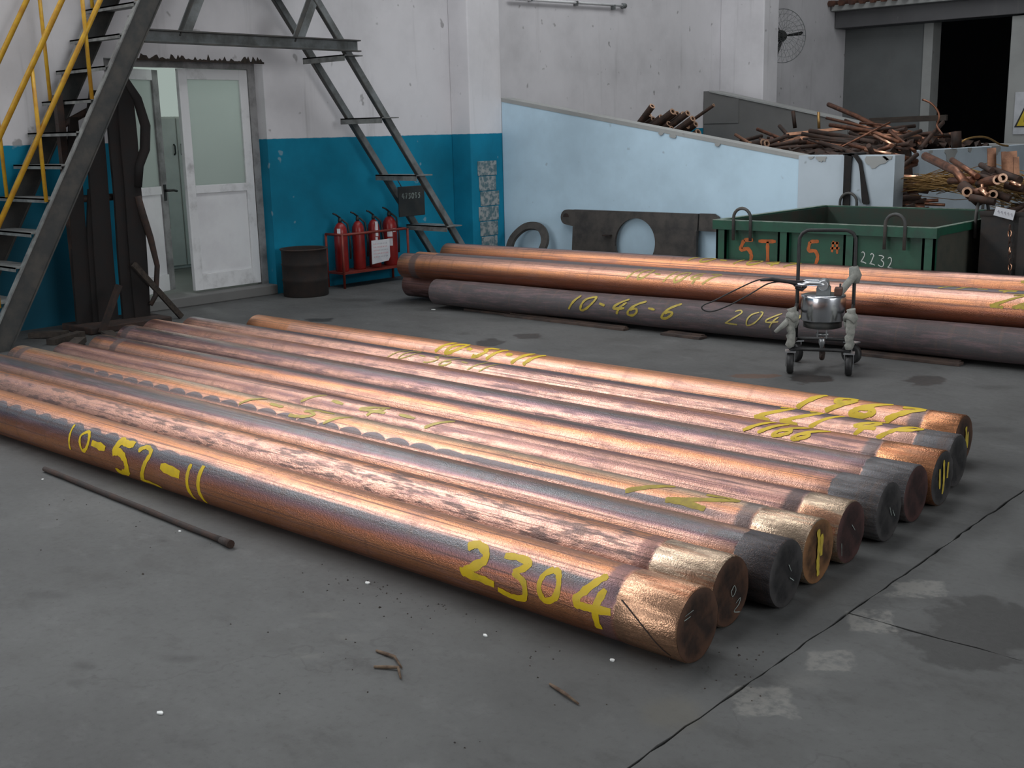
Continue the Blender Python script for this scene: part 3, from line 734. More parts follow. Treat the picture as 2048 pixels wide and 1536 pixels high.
# far end wall with the dark hall behind an opening
YB = 19.9
mb = MB()
mb.box((XW,YB,0),(-8.23,YB+.3,9)); mb.box((-6.82,YB,0),(9,YB+.3,9)); mb.box((-8.23,YB,3.27),(-6.82,YB+.3,9))
struct('wall_back', mb, MT['backwall'])
struct('trim_6', MB().box((-8.36,YB-.03,0),(-8.20,YB+.3,3.26)), MT['cement_light'])
struct('trim_3', MB().box((XW+.02,YB-.45,3.22),(-2.5,YB+.0,3.50), bev=.01), MT['beam_dark'])
struct('trim_4', MB().box((XW+.02,YB-.62,3.50),(-2.5,YB+.0,3.60), bev=.01), MT['cement_light'])
mb = MB()
for i in range(38):
    x0 = XW+.05+i*.19
    mb.tube([(x0,YB-.72,3.62),(x0,YB-.02,3.66)], .055, 6)
mb.build('rusted_sheet_ribs', MT['rust_red'], bpy.data.objects['trim_4'])
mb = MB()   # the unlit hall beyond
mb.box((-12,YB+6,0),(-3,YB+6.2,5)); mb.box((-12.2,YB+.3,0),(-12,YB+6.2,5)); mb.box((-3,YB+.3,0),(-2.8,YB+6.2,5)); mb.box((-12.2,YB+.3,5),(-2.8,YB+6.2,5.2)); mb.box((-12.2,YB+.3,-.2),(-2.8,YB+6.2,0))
struct('wall_hall', mb, MT['hall_black'])
struct('trim_7', MB().box((-6.80,YB-.36,0),(-6.25,YB-.001,3.2), bev=.01), MT['cement_light'])
# sides of the hall that the camera does not see
struct('wall_right', MB().box((9.0,-8,0),(9.3,19.9,9)), MT['plain_wall'])
struct('wall_front', MB().box((-9.81,-8.3,0),(9.0,-8.0,9)), MT['plain_wall'])
struct('ceiling', MB().box((-10.1,-8.3,9.0),(9.3,20.2,9.2)), MT['roof'])
mb = MB()
for y0, y1 in ((-2.45,-2.3),(6.7,6.85)): mb.box((XW,y0,5.2),(XW+.08,y1,8.0))
for z0, z1 in ((5.1,5.22),(7.98,8.1)): mb.box((XW,-2.45,z0),(XW+.08,6.85,z1))
struct('window_1', mb, MT['pvc_grey'])

# ------------------------------------------------------------ doorway and the room behind it
mb = MB().box((XW-.32,DY0-.0,0),(XW+.015,DY1+.0,DZ0), bev=.01)
struct('trim_8', mb, MT['cement'])
mb = MB()
mb.box((-10.02,7.14,DZ0),(-9.95,DY1,DZ1)); mb.box((-10.02,DY0,DZ0),(-9.95,5.57,DZ1)); mb.box((-10.02,5.57,2.265),(-9.95,7.14,DZ1))
struct('trim_9', mb, MT['pvc_grey'])
def leaf(name, hinge, ang, wd, flip, label):
    d = bpy.data.objects.new(name, None); COL.objects.link(d); d.location = hinge; d.rotation_euler = (0,0,ang)
    d['kind'] = 'structure'
    s = -1 if flip else 1          # leaf runs along +Y (s=1) or -Y
    def B(y0, y1, z0, z1, x0=-.025, x1=.025): 
        a, b = sorted((s*y0, s*y1)); return MB().box((x0,a,z0),(x1,b,z1), bev=.004)
    H0, H1 = .015, 2.155
    st = .095
    for y0 in (0, wd-st): B(y0,y0+st,H0,H1).build('stile', MT['pvc' if flip else 'pvc_grey'], d)  # left leaf stiles take the greyer copy, shade put into the colour
    for z0, z1 in ((H0,H0+.16),(.965,1.045),(H1-.10,H1)): B(st,wd-st,z0,z1).build('rail', MT['pvc'], d)
    B(st,wd-st,H0+.16,.965,-.008,.008).build('panel', MT['panel'], d)
    B(st,wd-st,1.045,H1-.10,-.006,.006).build('glass_pane', MT['glass'], d)
    if not flip:
        h = MB().box((.025,wd-.07,.90),(.034,wd-.03,1.06), bev=.003)
        h.tube([(.03,wd-.05,1.0),(.075,wd-.05,1.0),(.08,wd+.02,1.0),(.078,wd+.08,.99)], .013, 8)
        h.build('lever_handle', MT['black'], d)
        MB().box((-.012,wd,.62),(.012,wd+.02,.97)).build('bolt_strip', MT['black'], d)
    return d
leaf('door_1', (-9.985,7.135,.105), 0.0, .79, True, '')
leaf('door_2', (-9.985,5.585,.105), R(24), .80, False, '')
mb = MB()
mb.box((-14.2,3.5,-.02),(-10.11,9.8,.08))
struct('trim_10', mb, MT['cement'])
mb = MB(); mb.box((-14.3,3.5,.08),(-14.2,9.8,1.45)); mb.box((-14.3,3.5,2.75),(-14.2,9.8,3.3)); mb.box((-14.3,3.5,1.45),(-14.2,6.4,2.75)); mb.box((-14.3,9.2,1.45),(-14.2,9.8,2.75))
mb.box((-14.2,3.4,.08),(-10.11,3.5,3.3)); mb.box((-14.2,9.8,.08),(-10.11,9.9,3.3)); mb.box((-14.3,3.4,3.2),(-10.11,9.9,3.3))
struct('wall_inner', mb, MT['inner_wall'])
sky = NT('overcast daylight outside'); em = sky.new('ShaderNodeEmission'); em.inputs[0].default_value = (0.80,0.95,0.88,1); em.inputs[1].default_value = 0.42
sky.t.links.new(em.outputs[0], sky.n['Material Output'].inputs[0])
w2 = struct('window_2', MB().box((-14.27,6.4,1.45),(-14.25,9.2,2.75)), sky.m)
for y in (6.4,7.78,9.16): MB().box((-14.25,y,1.45),(-14.20,y+.05,2.75)).build('window_frame', MT['pvc_grey'], w2)
area('inner_room_daylight', (-14.1,7.6,2.3), (-10,6.6,1.3), 2.6, 1.2, 150, (0.92,1.0,0.96))
t = thing('storage_cabinet', (-12.4,7.85,.08), 'pale storage cabinet with two dark handles seen through the gap between the door leaves', 'cabinet')
MB().box((-12.75,7.15,.08),(-12.21,8.55,1.86), bev=.006).part('cabinet_body', MT['cabinet'], t)
for i, (y0,y1) in enumerate(((7.17,7.67),(7.69,8.53))):
    d = MB().box((-12.21,y0,.12),(-12.19,y1,1.84), bev=.003).part('cabinet_door', MT['cabinet'], t)
    yh = (7.63,7.73)[i]
    MB().tube([(-12.19,yh,1.42),(-12.165,yh,1.44),(-12.165,yh,1.52),(-12.19,yh,1.54)], .01, 6).build('handle', MT['black'], d, at=t.location)

# ------------------------------------------------------------ copper billets
BR = 0.12
def billet(name, xl, yl, xr, yr, z, label, cmat, face, group, r=BR, band=True, blen=.25, cat='billet', rough=0.0005, seed=0):
    L = math.hypot(xr-xl, yr-yl); yaw = math.atan2(yr-yl, xr-xl)
    t = thing(name, (xl, yl, z-r), label, cat, yaw, group); t['r_'] = r
    rnd = random.Random(seed+50); n = 56; xs = [0, .006] + [L*i/40 for i in range(1,40)] + [L-.006, L]
    if band: xs = sorted(xs + [L-blen-.006, L-blen, L-blen+.006])
    ph = rnd.uniform(0,6); vs = []; fs = []
    for x in xs:
        q = r - (0.004 if x in (0, L) else 0) + rough*math.sin(x*3.1+ph) - (0.0022 if band and abs(x-(L-blen)) < .001 else 0)
        for k in range(n):
            a = 2*PI*k/n; qq = q + rough*0.7*math.sin(2*a+x*1.7+ph); vs.append((x, -qq*math.cos(a), qq*math.sin(a)))
    for i in range(len(xs)-1):
        for k in range(n): fs.append((i*n+k, i*n+(k+1)%n, (i+1)*n+(k+1)%n, (i+1)*n+k))
    b = MB().add(vs, fs, True).build('billet_body', cmat, t); b.location = (0,0,r)
    for xx, nm in ((L, 1), (0, -1)):
        mb = MB(); rr = r-.004; rings = [(rr, 0), (rr*.93, .002*nm), (rr*.6, .0015*nm), (rr*.3, -.001*nm)]
        vv = []; ff = []
        for q, dx in rings:
            for k in range(36): vv.append((dx + rnd.uniform(-.0012,.0012), q*math.cos(2*PI*k/36), q*math.sin(2*PI*k/36)))
        for i in range(3):
            for k in range(36): ff.append((i*36+k, i*36+(k+1)%36, (i+1)*36+(k+1)%36, (i+1)*36+k))
        ff.append(tuple(108+k for k in range(36)))
        e = mb.add(vv, ff, True).build('end_face', FM[face], t); e.location = (xx, 0, r)
    return t, L
G1 = 'copper billets in the front row'
ROW = [  # xl, yl, xr, yr
 (-7.75,2.735,-1.78,2.78), (-7.75,2.995,-1.84,3.065), (-7.75,3.255,-1.775,3.315), (-7.74,3.51,-1.79,3.570),
 (-7.60,3.765,-1.79,3.825), (-7.67,4.075,-1.78,4.13), (-7.91,4.43,-1.79,4.41), (-7.99,4.69,-1.79,4.68),
 (-7.84,4.935,-1.84,4.97), (-7.48,5.29,-1.95,5.33)]
LAB = ['nearest front copper billet, marked 10-52-11 and 2304, bright end band', 'second nearest copper billet, blotchy skin and pale golden end band',
 'third nearest copper billet, slate grey end cap beyond a narrow golden ring', 'fourth nearest copper billet with a row of dark scallops and yellow striped end face',
 'fifth nearest copper billet with a dark maroon end face and pale band', 'sixth nearest copper billet, bright streak along it, widest slate grey cap',
 'seventh nearest copper billet, purplish, with a slate grey cap', 'copper billet marked 1166, third from the back of the front row',
 'copper billet second from the back of the front row, yellow marks and slate cap', 'rearmost bright billet of the front row, marked 1967']
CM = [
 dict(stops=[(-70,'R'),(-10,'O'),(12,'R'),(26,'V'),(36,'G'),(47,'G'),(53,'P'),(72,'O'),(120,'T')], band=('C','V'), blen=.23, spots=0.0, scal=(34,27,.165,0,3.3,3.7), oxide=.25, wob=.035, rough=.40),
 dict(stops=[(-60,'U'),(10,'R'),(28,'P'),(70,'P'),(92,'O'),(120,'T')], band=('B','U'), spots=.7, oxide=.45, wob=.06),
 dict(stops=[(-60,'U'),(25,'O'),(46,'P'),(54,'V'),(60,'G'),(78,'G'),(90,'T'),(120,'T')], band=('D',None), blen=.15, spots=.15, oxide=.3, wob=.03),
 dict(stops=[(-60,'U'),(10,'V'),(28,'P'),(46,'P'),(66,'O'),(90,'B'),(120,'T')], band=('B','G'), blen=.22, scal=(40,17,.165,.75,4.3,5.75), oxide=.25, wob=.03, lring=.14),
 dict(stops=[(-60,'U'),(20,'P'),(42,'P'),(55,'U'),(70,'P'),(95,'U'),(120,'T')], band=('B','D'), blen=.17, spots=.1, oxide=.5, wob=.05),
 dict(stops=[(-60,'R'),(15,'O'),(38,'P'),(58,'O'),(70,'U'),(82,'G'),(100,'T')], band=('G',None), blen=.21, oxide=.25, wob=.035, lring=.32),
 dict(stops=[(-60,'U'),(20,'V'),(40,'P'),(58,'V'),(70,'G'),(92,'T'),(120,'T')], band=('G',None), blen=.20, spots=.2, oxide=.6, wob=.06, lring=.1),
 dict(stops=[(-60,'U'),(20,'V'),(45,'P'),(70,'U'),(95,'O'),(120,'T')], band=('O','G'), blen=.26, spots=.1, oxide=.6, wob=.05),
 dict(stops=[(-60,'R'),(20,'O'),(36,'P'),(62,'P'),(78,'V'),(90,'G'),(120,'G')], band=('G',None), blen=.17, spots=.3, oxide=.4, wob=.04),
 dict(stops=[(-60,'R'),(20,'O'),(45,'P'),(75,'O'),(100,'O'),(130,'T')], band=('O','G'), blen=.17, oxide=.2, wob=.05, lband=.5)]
FACES = ['brown','brown','slate','copper','maroon','slate','maroon','slate','slate','brown']
BIL = []
for i, (a, b, c, d) in enumerate(ROW):
    L = math.hypot(c-a, d-b)
    m = copper('billet skin %d' % (i+1), seed=i+1, L=L, **CM[i])
    t, L = billet('copper_billet', a, b, c, d, BR, LAB[i], m, FACES[i], G1, blen=CM[i].get('blen',.25), seed=i)
    BIL.append((t, L))
def X(i, x): return x - ROW[i][0]
# brushed yellow numbers
t0 = BIL[0][0]
paint_log(t0, BR, '1', X(0,-5.40), .13, -12, 50, slant=-.01, bw=.016, m='paint_y', seed=1)
paint_log(t0, BR, '0', X(0,-5.29), .17, -5, 44, slant=-.0, bw=.018, m='paint_y', seed=2)
paint_log(t0, BR, '-', X(0,-5.18), .34, -12, 48, bw=.036, m='paint_y', seed=3)
paint_log(t0, BR, '5', X(0,-5.00), .33, -38, 54, slant=.0, bw=.038, m='paint_y', seed=4)
paint_log(t0, BR, '2', X(0,-4.79), .32, -42, 46, slant=.0, bw=.024, m='paint_y', seed=5)
paint_log(t0, BR, '-', X(0,-4.585), .44, -14, 40, bw=.042, m='paint_y', seed=6)
paint_log(t0, BR, '1', X(0,-4.36), .12, -45, 42, slant=.0, bw=.026, m='paint_y', seed=7)
paint_log(t0, BR, '1', X(0,-4.27), .12, -45, 42, slant=.0, bw=.026, m='paint_y', seed=8)
paint_log(t0, BR, '2', X(0,-2.675), .29, -6, 48, slant=.0, bw=.032, m='paint_y', seed=9)
paint_log(t0, BR, '3', X(0,-2.50), .25, -20, 50, slant=.0, bw=.024, m='paint_y', seed=10)
paint_log(t0, BR, '0', X(0,-2.32), .17, -8, 46, slant=.0, bw=.022, m='paint_y', seed=11)
paint_log(t0, BR, '4', X(0,-2.17), .25, -30, 60, slant=.0, bw=.028, m='paint_y', seed=12)
def txt(i, s, x, hx, a0, a1, slant, bw, m, seed, adv=.8): paint_log(BIL[i][0], BR, s, X(i,x), hx, a0, a1, slant=slant, bw=bw, m=m, seed=seed, adv=adv)
txt(9,'1967',-2.79,.21,32,92,.10,.034,'paint_y',21)
txt(9,'10-51-11',-5.42,.155,34,92,.10,.030,'paint_y',22)
txt(8,'221.4P',-2.83,.185,36,96,.12,.024,'paint_y',23)
txt(8,'10-56-11',-5.50,.155,40,90,.10,.011,'paint_y3',24)
txt(7,'1166',-2.72,.125,44,92,.11,.020,'paint_y',25)
txt(4,'1-4-1',-4.95,.32,44,86,.12,.020,'paint_y3',26)
txt(3,'1-51',-5.15,.32,48,92,.12,.020,'paint_y3',27)
txt(3,'12',-2.62,.34,50,96,.16,.024,'paint_y2',28,adv=.9)
# yellow stripe and chalk on end faces
def face_mark(i, pls, w_, m, seed):
    t, L = BIL[i]; mb = MB(); rnd = random.Random(seed)
    for pl in pls: ribbon(mb, pl, w_, lambda a, b: (0.0034, a, b), rnd)
    o = mb.build('face_marking', MT[m], t); o.location = (L, 0, BR)
face_mark(3, [[(-.01,.085),(.0,.03),(-.005,-.03),(.0,-.09)],[(.02,.06),(.018,-.02)]], .022, 'paint_y2', 1)
face_mark(9, [[(.02,.06),(.03,.0),(.02,-.03)],[(.05,.03),(.045,-.05)]], .02, 'paint_y2', 2)
face_mark(7, [[(-.04,.05),(-.03,-.04)],[(.0,.08),(.01,-.02),(.0,-.07)],[(.05,.06),(.045,-.01)]], .018, 'paint_y2', 3)
face_mark(0, [[(-.075,.055),(-.03,.06)],[(-.08,.042),(-.045,.045)]], .003, 'dim_letter', 4)
face_mark(1, [[(.0,.0),(.02,.015),(.03,-.005),(.01,-.02),(.0,0)],[(.03,-.05),(.06,-.04),(.05,-.06),(.02,-.075),(.06,-.09)]], .003, 'dim_letter', 5)
face_mark(2, [[(.01,.03),(.03,.0)],[(.02,-.02),(.05,-.04)]], .003, 'dim_letter', 6)
face_mark(4, [[(-.08,-.02),(-.075,-.07)],[(.0,.03),(.03,.0)]], .003, 'dim_letter', 7)
face_mark(5, [[(.0,.02),(.02,-.02)],[(.03,.0),(.05,-.03)]], .003, 'dim_letter', 8)
# oblique weld crack on the nearest billet's bright band
mb = MB(); ribbon(mb, [(BIL[0][1]-.21,.065),(BIL[0][1]-.16,.035),(BIL[0][1]-.10,-.01),(BIL[0][1]-.035,-.085)], .005, lambda a,b: (a, -(BR+.0012)*math.cos(b/BR), (BR+.0012)*math.sin(b/BR)))
o = mb.build('seam_crack', MT['rust'], t0); o.location = (0,0,BR)

# rear stack (slightly turned)
TH = R(2.5)
def uv(u, v): return (u*math.cos(TH)-v*math.sin(TH), u*math.sin(TH)+v*math.cos(TH))
G2 = 'billets in the rear stack'
REAR = [ # u left, u right, v, z, label, stops, extra, face
 (-7.36,-1.36,7.80,.150,'dark rough billet at the front foot of the rear stack, chalked 10-46-6', [(-60,'D'),(20,'D'),(60,'K'),(120,'K')], dict(oxide=.3,rough=.72,metal=.12,spots=.6), 'slate'),
 (-7.98,-2.05,8.08,.150,'dark copper billet on the floor of the rear stack, tucked behind the rough one', [(-60,'D'),(20,'U'),(60,'R'),(120,'T')], dict(oxide=.6,rough=.5), 'brown'),
 (-8.02,-2.0,8.37,.160,'hidden billet in the floor layer of the rear stack, third from the front', [(-60,'D'),(20,'U'),(60,'V'),(120,'T')], dict(oxide=.6,rough=.5), 'brown'),
 (-7.90,-1.9,8.655,.195,'hidden rearmost billet in the floor layer of the rear stack', [(-60,'D'),(20,'U'),(60,'R'),(120,'T')], dict(oxide=.5,rough=.5), 'brown'),
 (-7.88,-2.02,7.925,.357,'orange copper billet, front of the top layer of the rear stack, dark ring at left', [(-60,'R'),(0,'R'),(25,'O'),(55,'P'),(78,'P'),(92,'V'),(110,'P')], dict(oxide=.12,rough=.34,lring=.20,wob=.03), 'brown'),
 (-7.95,-1.95,8.185,.340,'slate grey billet in the middle of the top layer of the rear stack', [(-60,'U'),(20,'G'),(60,'G'),(120,'G')], dict(oxide=.3,rough=.5,metal=.6,lband=.28), 'slate'),
 (-7.78,-1.8,8.425,.412,'copper billet lying highest and rearmost on the rear stack', [(-60,'R'),(10,'R'),(40,'O'),(70,'P'),(85,'V'),(110,'P')], dict(oxide=.2,rough=.34,wob=.04), 'brown')]
RB = []
for i, (u0,u1,v,z,lab,st,kw,fc) in enumerate(REAR):
    a = uv(u0, v); b = uv(u1, v); L = u1-u0
    m = copper('rear billet skin %d' % (i+1), st, 20+i, L, **kw)
    t, L = billet('copper_billet', a[0], a[1], b[0], b[1], z, lab, m, fc, G2, r=.119, band=False, seed=20+i, rough=(.0025 if i == 0 else .0005))
    RB.append((t, u0))
def rtx(i, s, xw, hx, a0, a1, sl, bw, m, seed, adv=.8):
    t, u0 = RB[i]; paint_log(t, .1205 if i == 0 else .119, s, xw*1.0 - t.location[0], hx, a0, a1, slant=sl, bw=bw, m=m, seed=seed, adv=adv)
rtx(0,'10-46-6',-6.10,.20,-12,52,.10,.020,'paint_y2',31)
rtx(0,'204n',-4.60,.19,-8,48,.08,.011,'paint_y3',32)
rtx(4,'10-1047',-5.60,.16,20,80,.08,.018,'paint_y3',33)
rtx(4,'226',-2.72,.19,18,78,.16,.020,'paint_y2',34)
rtx(6,'10-1047',-5.38,.20,50,88,.06,.018,'paint_y2',35)
rtx(6,'226',-2.70,.19,44,92,.14,.022,'paint_y2',36)
rtx(5,'11-4',-3.20,.20,62,92,.10,.014,'paint_y2',37)

# flat bars under the rough billet
for i, (x0,y0,x1,y1,wd,lab) in enumerate(((-7.35,7.50,-6.35,7.485,.05,'rusty flat bar at the left under the rough rear billet'), (-6.80,7.455,-5.48,7.440,.07,'long rusty flat bar lying under the rough rear billet'), (-5.13,7.47,-4.76,7.46,.10,'short rusty plate poking out under the middle of the rough billet'), (-3.56,7.56,-2.82,7.585,.09,'rusty flat bar to the right of the trolley, under the rough billet'))):
    mb = MB().beam((x0,y0,.010+.0003*i),(x1,y1,.010+.0003*i),wd,.018); mb.beam((x0+.03,y0+.03,.024),(x1-.02,y1+.03,.024),wd*.5,.008)
    mono('flat_bar', mb, MT['flatbar'], (x0,y0,0), lab, 'metal bar')

# iron bar on the floor in front
p0, p1 = Vector(ROD[0]), Vector(ROD[1]); p0.z = p1.z = .0135
mb = MB().tube([p0+(p1-p0)*(i/14)+Vector((0,0,.001*math.sin(i))) for i in range(15)], [.0125+.0008*math.sin(i*2.3) for i in range(14)]+[.0145], 10)
mb.tube([p1-(p1-p0)*.02, p1+(p1-p0).normalized()*.05+Vector((0,-.008,.004))], [.0145,.017], 10)
mono('iron_bar', mb, MT['rust'], (p0.x,p0.y,0), 'long dark iron bar lying alone on the floor in front of the nearest billet', 'bar')
# litter
rnd = random.Random(21)
for i, (x,y,s,lab) in enumerate(((-3.053,2.559,.011,'white paint chip by the middle of the nearest billet'),(-2.412,2.503,.009,'white paint chip on open floor below the number 2304'),(-1.985,2.62,.010,'white paint chip touching the nearest billet below its bright end band'),(-2.782,1.541,.010,'lone white chip on the open floor at lower left'),(-4.10,2.44,.007,'white chip at the right end of the iron bar'),(-5.30,2.44,.007,'white chip at the left end of the iron bar'),(-7.62,7.35,.02,'white scrap of paper on the floor left of the rough rear billet'))):
    poly = [(s*math.cos(a)*(1+rnd.uniform(-.3,.3)), .7*s*math.sin(a)*(1+rnd.uniform(-.3,.3))) for a in [2*PI*k/7 for k in range(7)]]
    mb = MB().prism(poly, .004, o=(x,y,.0005), u=(1,0,0), v=(0,1,0), wv=(0,0,1))
    mono('paint_chip', mb, MT['chip'], (x,y,0), lab, 'chip', 'white chips on the floor')
for i, (x0,y0,x1,y1,lab) in enumerate(((-2.03,2.375,-1.89,2.335,'dry brown twig lying in front of the nearest billet end'),(-2.60,2.20,-2.45,2.17,'curled dark twig on the floor below the number 2304'),(-2.52,2.12,-2.40,2.12,'thin bent twig lying next to the curled twig'))):
    a = Vector((x0,y0,.005)); b = Vector((x1,y1,.005)); mid = a.lerp(b,.55)+Vector((.0,.02*i,.003))
    mb = MB().tube([a,a.lerp(mid,.5),mid,b], [.004,.0055,.005,.003], 6); mono('twig', mb, MT['twig'], (x0,y0,0), lab, 'twig')
mb = MB(); rnd = random.Random(33)
for k in range(170):
    if k < 80: x = rnd.gauss(-2.75,.30); y = 2.60 - abs(rnd.gauss(0,.10)) + (x+2.75)*.02
    elif k < 110: x = rnd.gauss(-1.70,.10); y = rnd.gauss(2.80,.10)
    else: x = rnd.uniform(-5.5,-1.8); y = 2.55-abs(rnd.gauss(0,.35))
    s = rnd.uniform(.0012,.0042)*(1.6 if k % 17 == 0 else 1); M = Matrix.Translation((x,y,s*.4)) @ Matrix.Rotation(rnd.uniform(0,6),4,'Z')
    mb.add([(-s,-s*.6,-s*.4),(s,-s*.5,-s*.4),(.2*s,s,-s*.4),(0,0,s*.6)], [(0,2,1),(0,1,3),(1,2,3),(2,0,3)], False, M)
tag(mb.build('floor_grit', MT['dirt']), 'dark grit and scale sprinkled on the floor along the nearest billet', 'grit', kind='stuff')

# ------------------------------------------------------------ steel staircase on the left
def yc(z): return 4.535 + (z-1.2)/1.67            # centre line of the stringers
def bar2(mb, x0, x1, pts, half, n=None):          # sloping flat profile in the YZ plane between x0..x1
    (ya,za),(yb,zb) = pts; d = Vector((0,yb-ya,zb-za)).normalized(); nn = Vector((0,-d.z,d.y))
    a = Vector((0,ya,za)); b = Vector((0,yb,zb))
    vs = [(x, *(p+nn*s*half)[1:]) for x in (x0,x1) for p, s in ((a,-1),(b,-1),(b,1),(a,1))]
    mb.add(vs, [(0,3,2,1),(4,5,6,7),(0,1,5,4),(1,2,6,5),(2,3,7,6),(3,0,4,7)])
t = thing('steel_staircase', (-9.2,3.9,0), 'steep steel staircase with yellow tube handrails at the left edge of the hall', 'staircase')
P = lambda n, mb, m: mb.part(n, MT[m], t)
zb, zt = 0.0, 4.2
for xs in (-8.93, -9.66):
    o_ = MB(); bar2(o_, xs-.006, xs+.006, ((yc(zb)+.05,zb-.0),(yc(zt),zt)), .085)
    s = P('stringer', o_, 'steel_dark')
    for sg in (-1, 1):
        f = MB(); d = Vector((0,1,1.67)).normalized(); nn = Vector((0,-d.z,d.y)); 
        a = Vector((xs-.03*1,yc(zb)+.05,zb))+nn*(.085*sg); b = Vector((xs-.03,yc(zt),zt))+nn*(.085*sg)
        f.beam(a+Vector((.03,0,0)), b+Vector((.03,0,0)), .055, .010, up=nn)
        f.build('flange', MT['steel_tread' if sg > 0 else 'steel_dark'], s, at=t.location)
for k in range(15):
    z = .385 + .259*k; y = yc(z)
    mb = MB().box((-9.76,y-.115,z-.012),(-8.94,y+.10,z)); mb.box((-9.76,y-.115,z-.035),(-8.94,y-.107,z)); 
    P('tread', mb, 'steel_tread')
def rail(x, off, z0, z1, r): 
    return MB().tube([(x, yc(z0-off), z0),(x, yc(z1-off), z1)], r, 10)
P('handrail', rail(-8.87, 1.25, 1.30, 5.2, .0215), 'yellow')
P('handrail', rail(-9.60, 1.19, 1.25, 5.2, .0215), 'yellow')
P('middle_rail', rail(-8.87, .73, .80, 4.8, .0205), 'yellow')
for x, zs, dy, hh in ((-8.87,(.385,1.17,1.96,2.75),-.148,.985), (-9.60,(.385,1.19,1.97,2.75),-.135,.97)):
    for z in zs: P('rail_post', MB().tube([(x, yc(z)+dy, z-.03),(x, yc(z)+dy, z+hh)], .0165, 8), 'yellow')

# ladder stair falling to the right, and the frame joining both
def y2(z): return 7.343 + (2.861-z)/1.335
t = thing('ladder_stair', (-9.3,9.4,0), 'grey open ladder stair with wide rungs falling to the right along the wall', 'stair')
P = lambda n, mb, m: mb.part(n, MT[m], t)
for xs in (-9.055, -9.62):
    o_ = MB(); bar2(o_, xs-.006, xs+.006, ((y2(0),0),(y2(4.2),4.2)), .046); s = P('stringer', o_, 'steel_grey')
    f = MB(); d = Vector((0,-1,1.335)).normalized(); nn = Vector((0,d.z,-d.y))
    f.beam(Vector((xs+.016,y2(0),0))-nn*.046, Vector((xs+.016,y2(4.2),4.2))-nn*.046, .045, .010, up=nn); f.build('flange', MT['steel_dark'], s, at=t.location)
for z in (.60,1.17,1.77,2.37,2.97,3.57):
    y = y2(z); mb = MB().box((-9.63,y-.12,z-.012),(-8.985,y+.12,z)); mb.box((-9.63,y-.12,z-.06),(-8.985,y-.112,z)); P('rung_plate', mb, 'steel_tread')
t = thing('support_truss', (-9.0,6.6,2.4), 'grey channel beam with two slanting struts joining the staircase to the ladder stair', 'beam')
P = lambda n, mb, m: mb.part(n, MT[m], t)
mb = MB().box((-8.99,5.40,2.405),(-8.98,7.765,2.505)); P('beam_web', mb, 'steel_grey')
for z in (2.402,2.502): P('beam_flange', MB().box((-8.985,5.40,z-.006),(-8.93,7.77,z+.006)), 'steel_dark')
for (ya,za) in ((5.815,2.44),(7.045,2.44)):
    yb = ya + (4.2-za)/1.86
    mb = MB(); bar2(mb, -9.03, -9.02, ((ya,za),(yb,4.2)), .062); s = P('strut', mb, 'steel_grey')
    mb = MB(); d = Vector((0,1,1.86)).normalized(); nn = Vector((0,-d.z,d.y))
    mb.beam(Vector((-8.995,ya,za))+nn*.055, Vector((-8.995,yb,4.2))+nn*.055, .06, .010, up=nn); mb.build('strut_flange', MT['steel_dark'], s, at=t.location)
for x in (-8.96,-9.64): P('platform_beam', MB().box((x-.04,5.6,4.18),(x+.04,8.2,4.32)), 'steel_dark')

# ------------------------------------------------------------ sling rack under the staircase
t = thing('sling_rack', (-9.3,5.15,0), 'dark rack hung with oily lifting slings under the staircase beside the door', 'rack')
P = lambda n, mb, m: mb.part(n, MT[m], t)
P('rack_base', MB().box((-9.55,4.72,0),(-9.05,5.50,.06), bev=.01), 'rust')
for y in (4.82, 5.40): P('rack_post', MB().box((-9.42,y-.03,.06),(-9.36,y+.03,1.98)), 'rust')
P('rack_bar', MB().tube([(-9.39,4.76,1.12),(-9.39,5.48,1.12)], .03, 8), 'rust')
P('top_bar', MB().tube([(-9.39,4.80,1.72),(-9.39,5.10,1.86),(-9.39,5.46,1.98)], .03, 8), 'rust')
def sling(pts, w_, th=.03, nm='hanging_sling'):
    mb = MB(); n = len(pts); vs = []
    for i,(x,y,z,ww) in enumerate(pts):
        for a, b in ((-1,-1),(1,-1),(1,1),(-1,1)): vs.append((x+b*th/2, y+a*ww*w_/2, z))
    fs = [(0,1,2,3),(4*n-1,4*n-2,4*n-3,4*n-4)]
    for i in range(n-1):
        for k in range(4): fs.append((4*i+k,4*i+(k+1)%4,4*i+4+(k+1)%4,4*i+4+k))
    mb.add(vs, fs); return P(nm, mb, 'sling')
sling([(-9.37,4.93,1.80,.6),(-9.37,4.90,1.5,1),(-9.37,4.87,1.0,1.15),(-9.37,4.85,.4,1.3),(-9.37,4.84,.06,1.3)], .115)
sling([(-9.33,5.12,2.02,.5),(-9.33,5.09,1.75,1),(-9.33,5.08,1.4,1.05),(-9.33,5.065,1.0,1.1),(-9.33,5.05,.6,1.15),(-9.33,5.04,.06,1.2)], .155)
sling([(-9.35,5.00,1.2,.3),(-9.35,4.965,.8,.8),(-9.35,4.96,.4,1.0),(-9.35,4.95,.06,1.0)], .09)
sling([(-9.29,5.27,2.08,.5),(-9.29,5.255,1.85,1),(-9.29,5.25,1.5,1),(-9.29,5.245,1.1,.95),(-9.29,5.235,.6,1.1),(-9.29,5.225,.06,1.1)], .125)
sling([(-9.27,5.37,2.16,.4),(-9.27,5.365,1.95,.9),(-9.27,5.36,1.6,1),(-9.27,5.355,1.2,.95),(-9.27,5.35,.8,1.05),(-9.27,5.34,.3,1),(-9.27,5.335,.06,.9)], .165)
mb = MB()   # one loop bulging to the right
